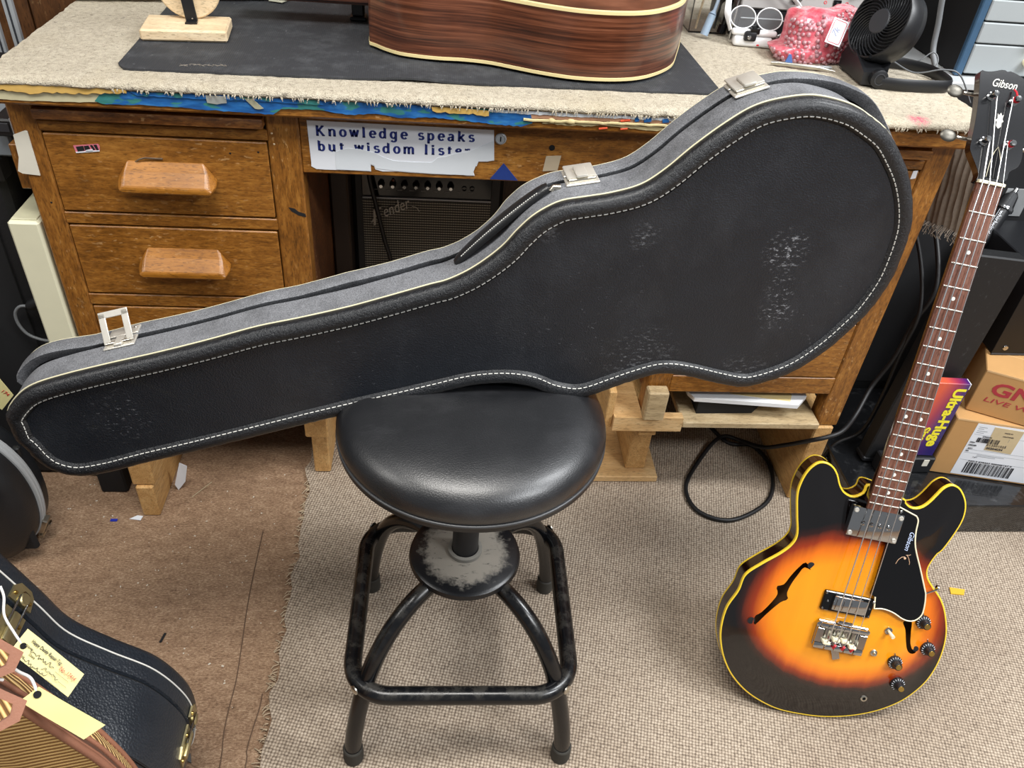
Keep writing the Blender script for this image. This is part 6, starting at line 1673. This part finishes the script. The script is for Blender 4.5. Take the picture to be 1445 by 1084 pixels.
    MB().tube([tuple(v) for v in spline([E0, E0+d*.03, (1.86, .22, .48), (1.855, .20, .40), (1.86, .22, .32)], 30, False)], .004, 8).build('cord', MAT['cord_black'], pg, smooth=60)
right_side()
cable('black_cable', 'black cable looping on the rug and rising in the dark beside the bass neck', [(1.30, .42, .0135), (1.36, .30, .0135), (1.41, .185, .0135), (1.472, .172, .0135), (1.497, .106, .0135), (1.479, .022, .0135), (1.435, -.036, .0135), (1.345, -.079, .0135), (1.277, -.051, .0135), (1.265, .020, .0135), (1.310, .100, .0135), (1.391, .190, .0235), (1.4384, .172, .030), (1.4615, .10, .0750), (1.4834, .04, .1400), (1.505, -.014, .205), (1.530, -.022, .222), (1.566, -.012, .232), (1.61, .03, .245), (1.650, .075, .290), (1.675, .08, .367), (1.683, .08, .462), (1.694, .08, .56), (1.70, .20, .66), (1.70, .308, .70)], .0052, MAT['cord_black'], 220)
cable('second_cable', 'second black cable dropping over the plinth beside the bass neck', [(1.60, -.05, .0145), (1.600, .02, .0145), (1.598, .06, .05), (1.625, .078, .108), (1.678, .08, .150), (1.689, .08, .256), (1.685, .08, .377), (1.681, .08, .507), (1.69, .20, .60), (1.69, .308, .62)], .0046, MAT['cord_black'], 90)

# ------------------------------------------------------------------ scraps on the floor
def scrap(name, label, pts, z, mat, h=.0012, lift=.0):
    o = MB().prism(pts, lambda x, y: (x, y, z), lambda x, y: (x, y, z+h+lift*((x*91) % .01)*20)).build(name, mat, None, smooth=None)
    return tag(o, label, 'scrap')
scrap('yellow_scrap', 'small yellow paper scrap on the rug right of the bass', [(1.778, -.283), (1.806, -.286), (1.815, -.272), (1.783, -.266)], .0083, MAT['yellow_scrap'], .002)
scrap('white_scrap', 'white paper scrap beside the left riser block', [(.020, -.066), (.044, -.070), (.046, -.058), (.034, -.056)], .0005, MAT['paper_white'])
scrap('blue_scrap', 'tiny blue plastic scrap on the brown carpet', [(-.018, -.073), (-.004, -.073), (-.004, -.066), (-.018, -.066)], .0005, plain('bright_blue', '2230a0', .5))
scrap('black_sliver', 'small black sliver on the brown carpet above the stitched case', [(.162, -.372), (.166, -.372), (.170, -.352), (.166, -.352)], .0005, MAT['black_matte'], .002)
scrap('grey_lint', 'grey lint clump on the carpet near the bottom edge', [(.245, -.606), (.262, -.598), (.275, -.604), (.270, -.588), (.252, -.590)], .0005, plain('lint', '5b5a58', .9), .003)
o = MB().add([(.101, .020, .0006), (.118, .026, .022), (.128, .030, .066), (.114, .028, .078), (.096, .020, .018), (.101, .0208, .0006), (.118, .0268, .022), (.128, .0308, .066), (.114, .0288, .078), (.096, .0208, .018)], [(0, 1, 2, 3, 4), (9, 8, 7, 6, 5)]+[(i, (i+1) % 5, 5+(i+1) % 5, 5+i) for i in range(5)]).build('paper_piece', MAT['paper_white'], None, smooth=None)
tag(o, 'white paper piece leaning on the left riser block', 'scrap')
rnd = random.Random(21)
cr = MB()
for i in range(130):
    x = rnd.uniform(-.15, .38); y = rnd.uniform(-.55, .08); s_ = rnd.uniform(.0010, .0026)
    cr.obox((x, y, .0012), (s_, s_*rnd.uniform(.5, 2), .0008), (0, 0, rnd.uniform(0, 3)))
o = cr.build('carpet_crumbs', plain('crumb', 'cfc7b8', .8), None, smooth=None, kind='stuff'); tag(o, 'pale crumbs and lint scattered over the brown carpet', 'crumbs')
for i, P_ in enumerate(([(.135, -.002), (.168, .045)], )):
    o = MB().tube([(P_[0][0], P_[0][1], .0015), (P_[1][0], P_[1][1], .0015)], .0008, 5).build('straw', plain('straw', 'b6a98a', .8), None); tag(o, 'thin pale straw lying on the carpet right of the left riser block', 'straw')
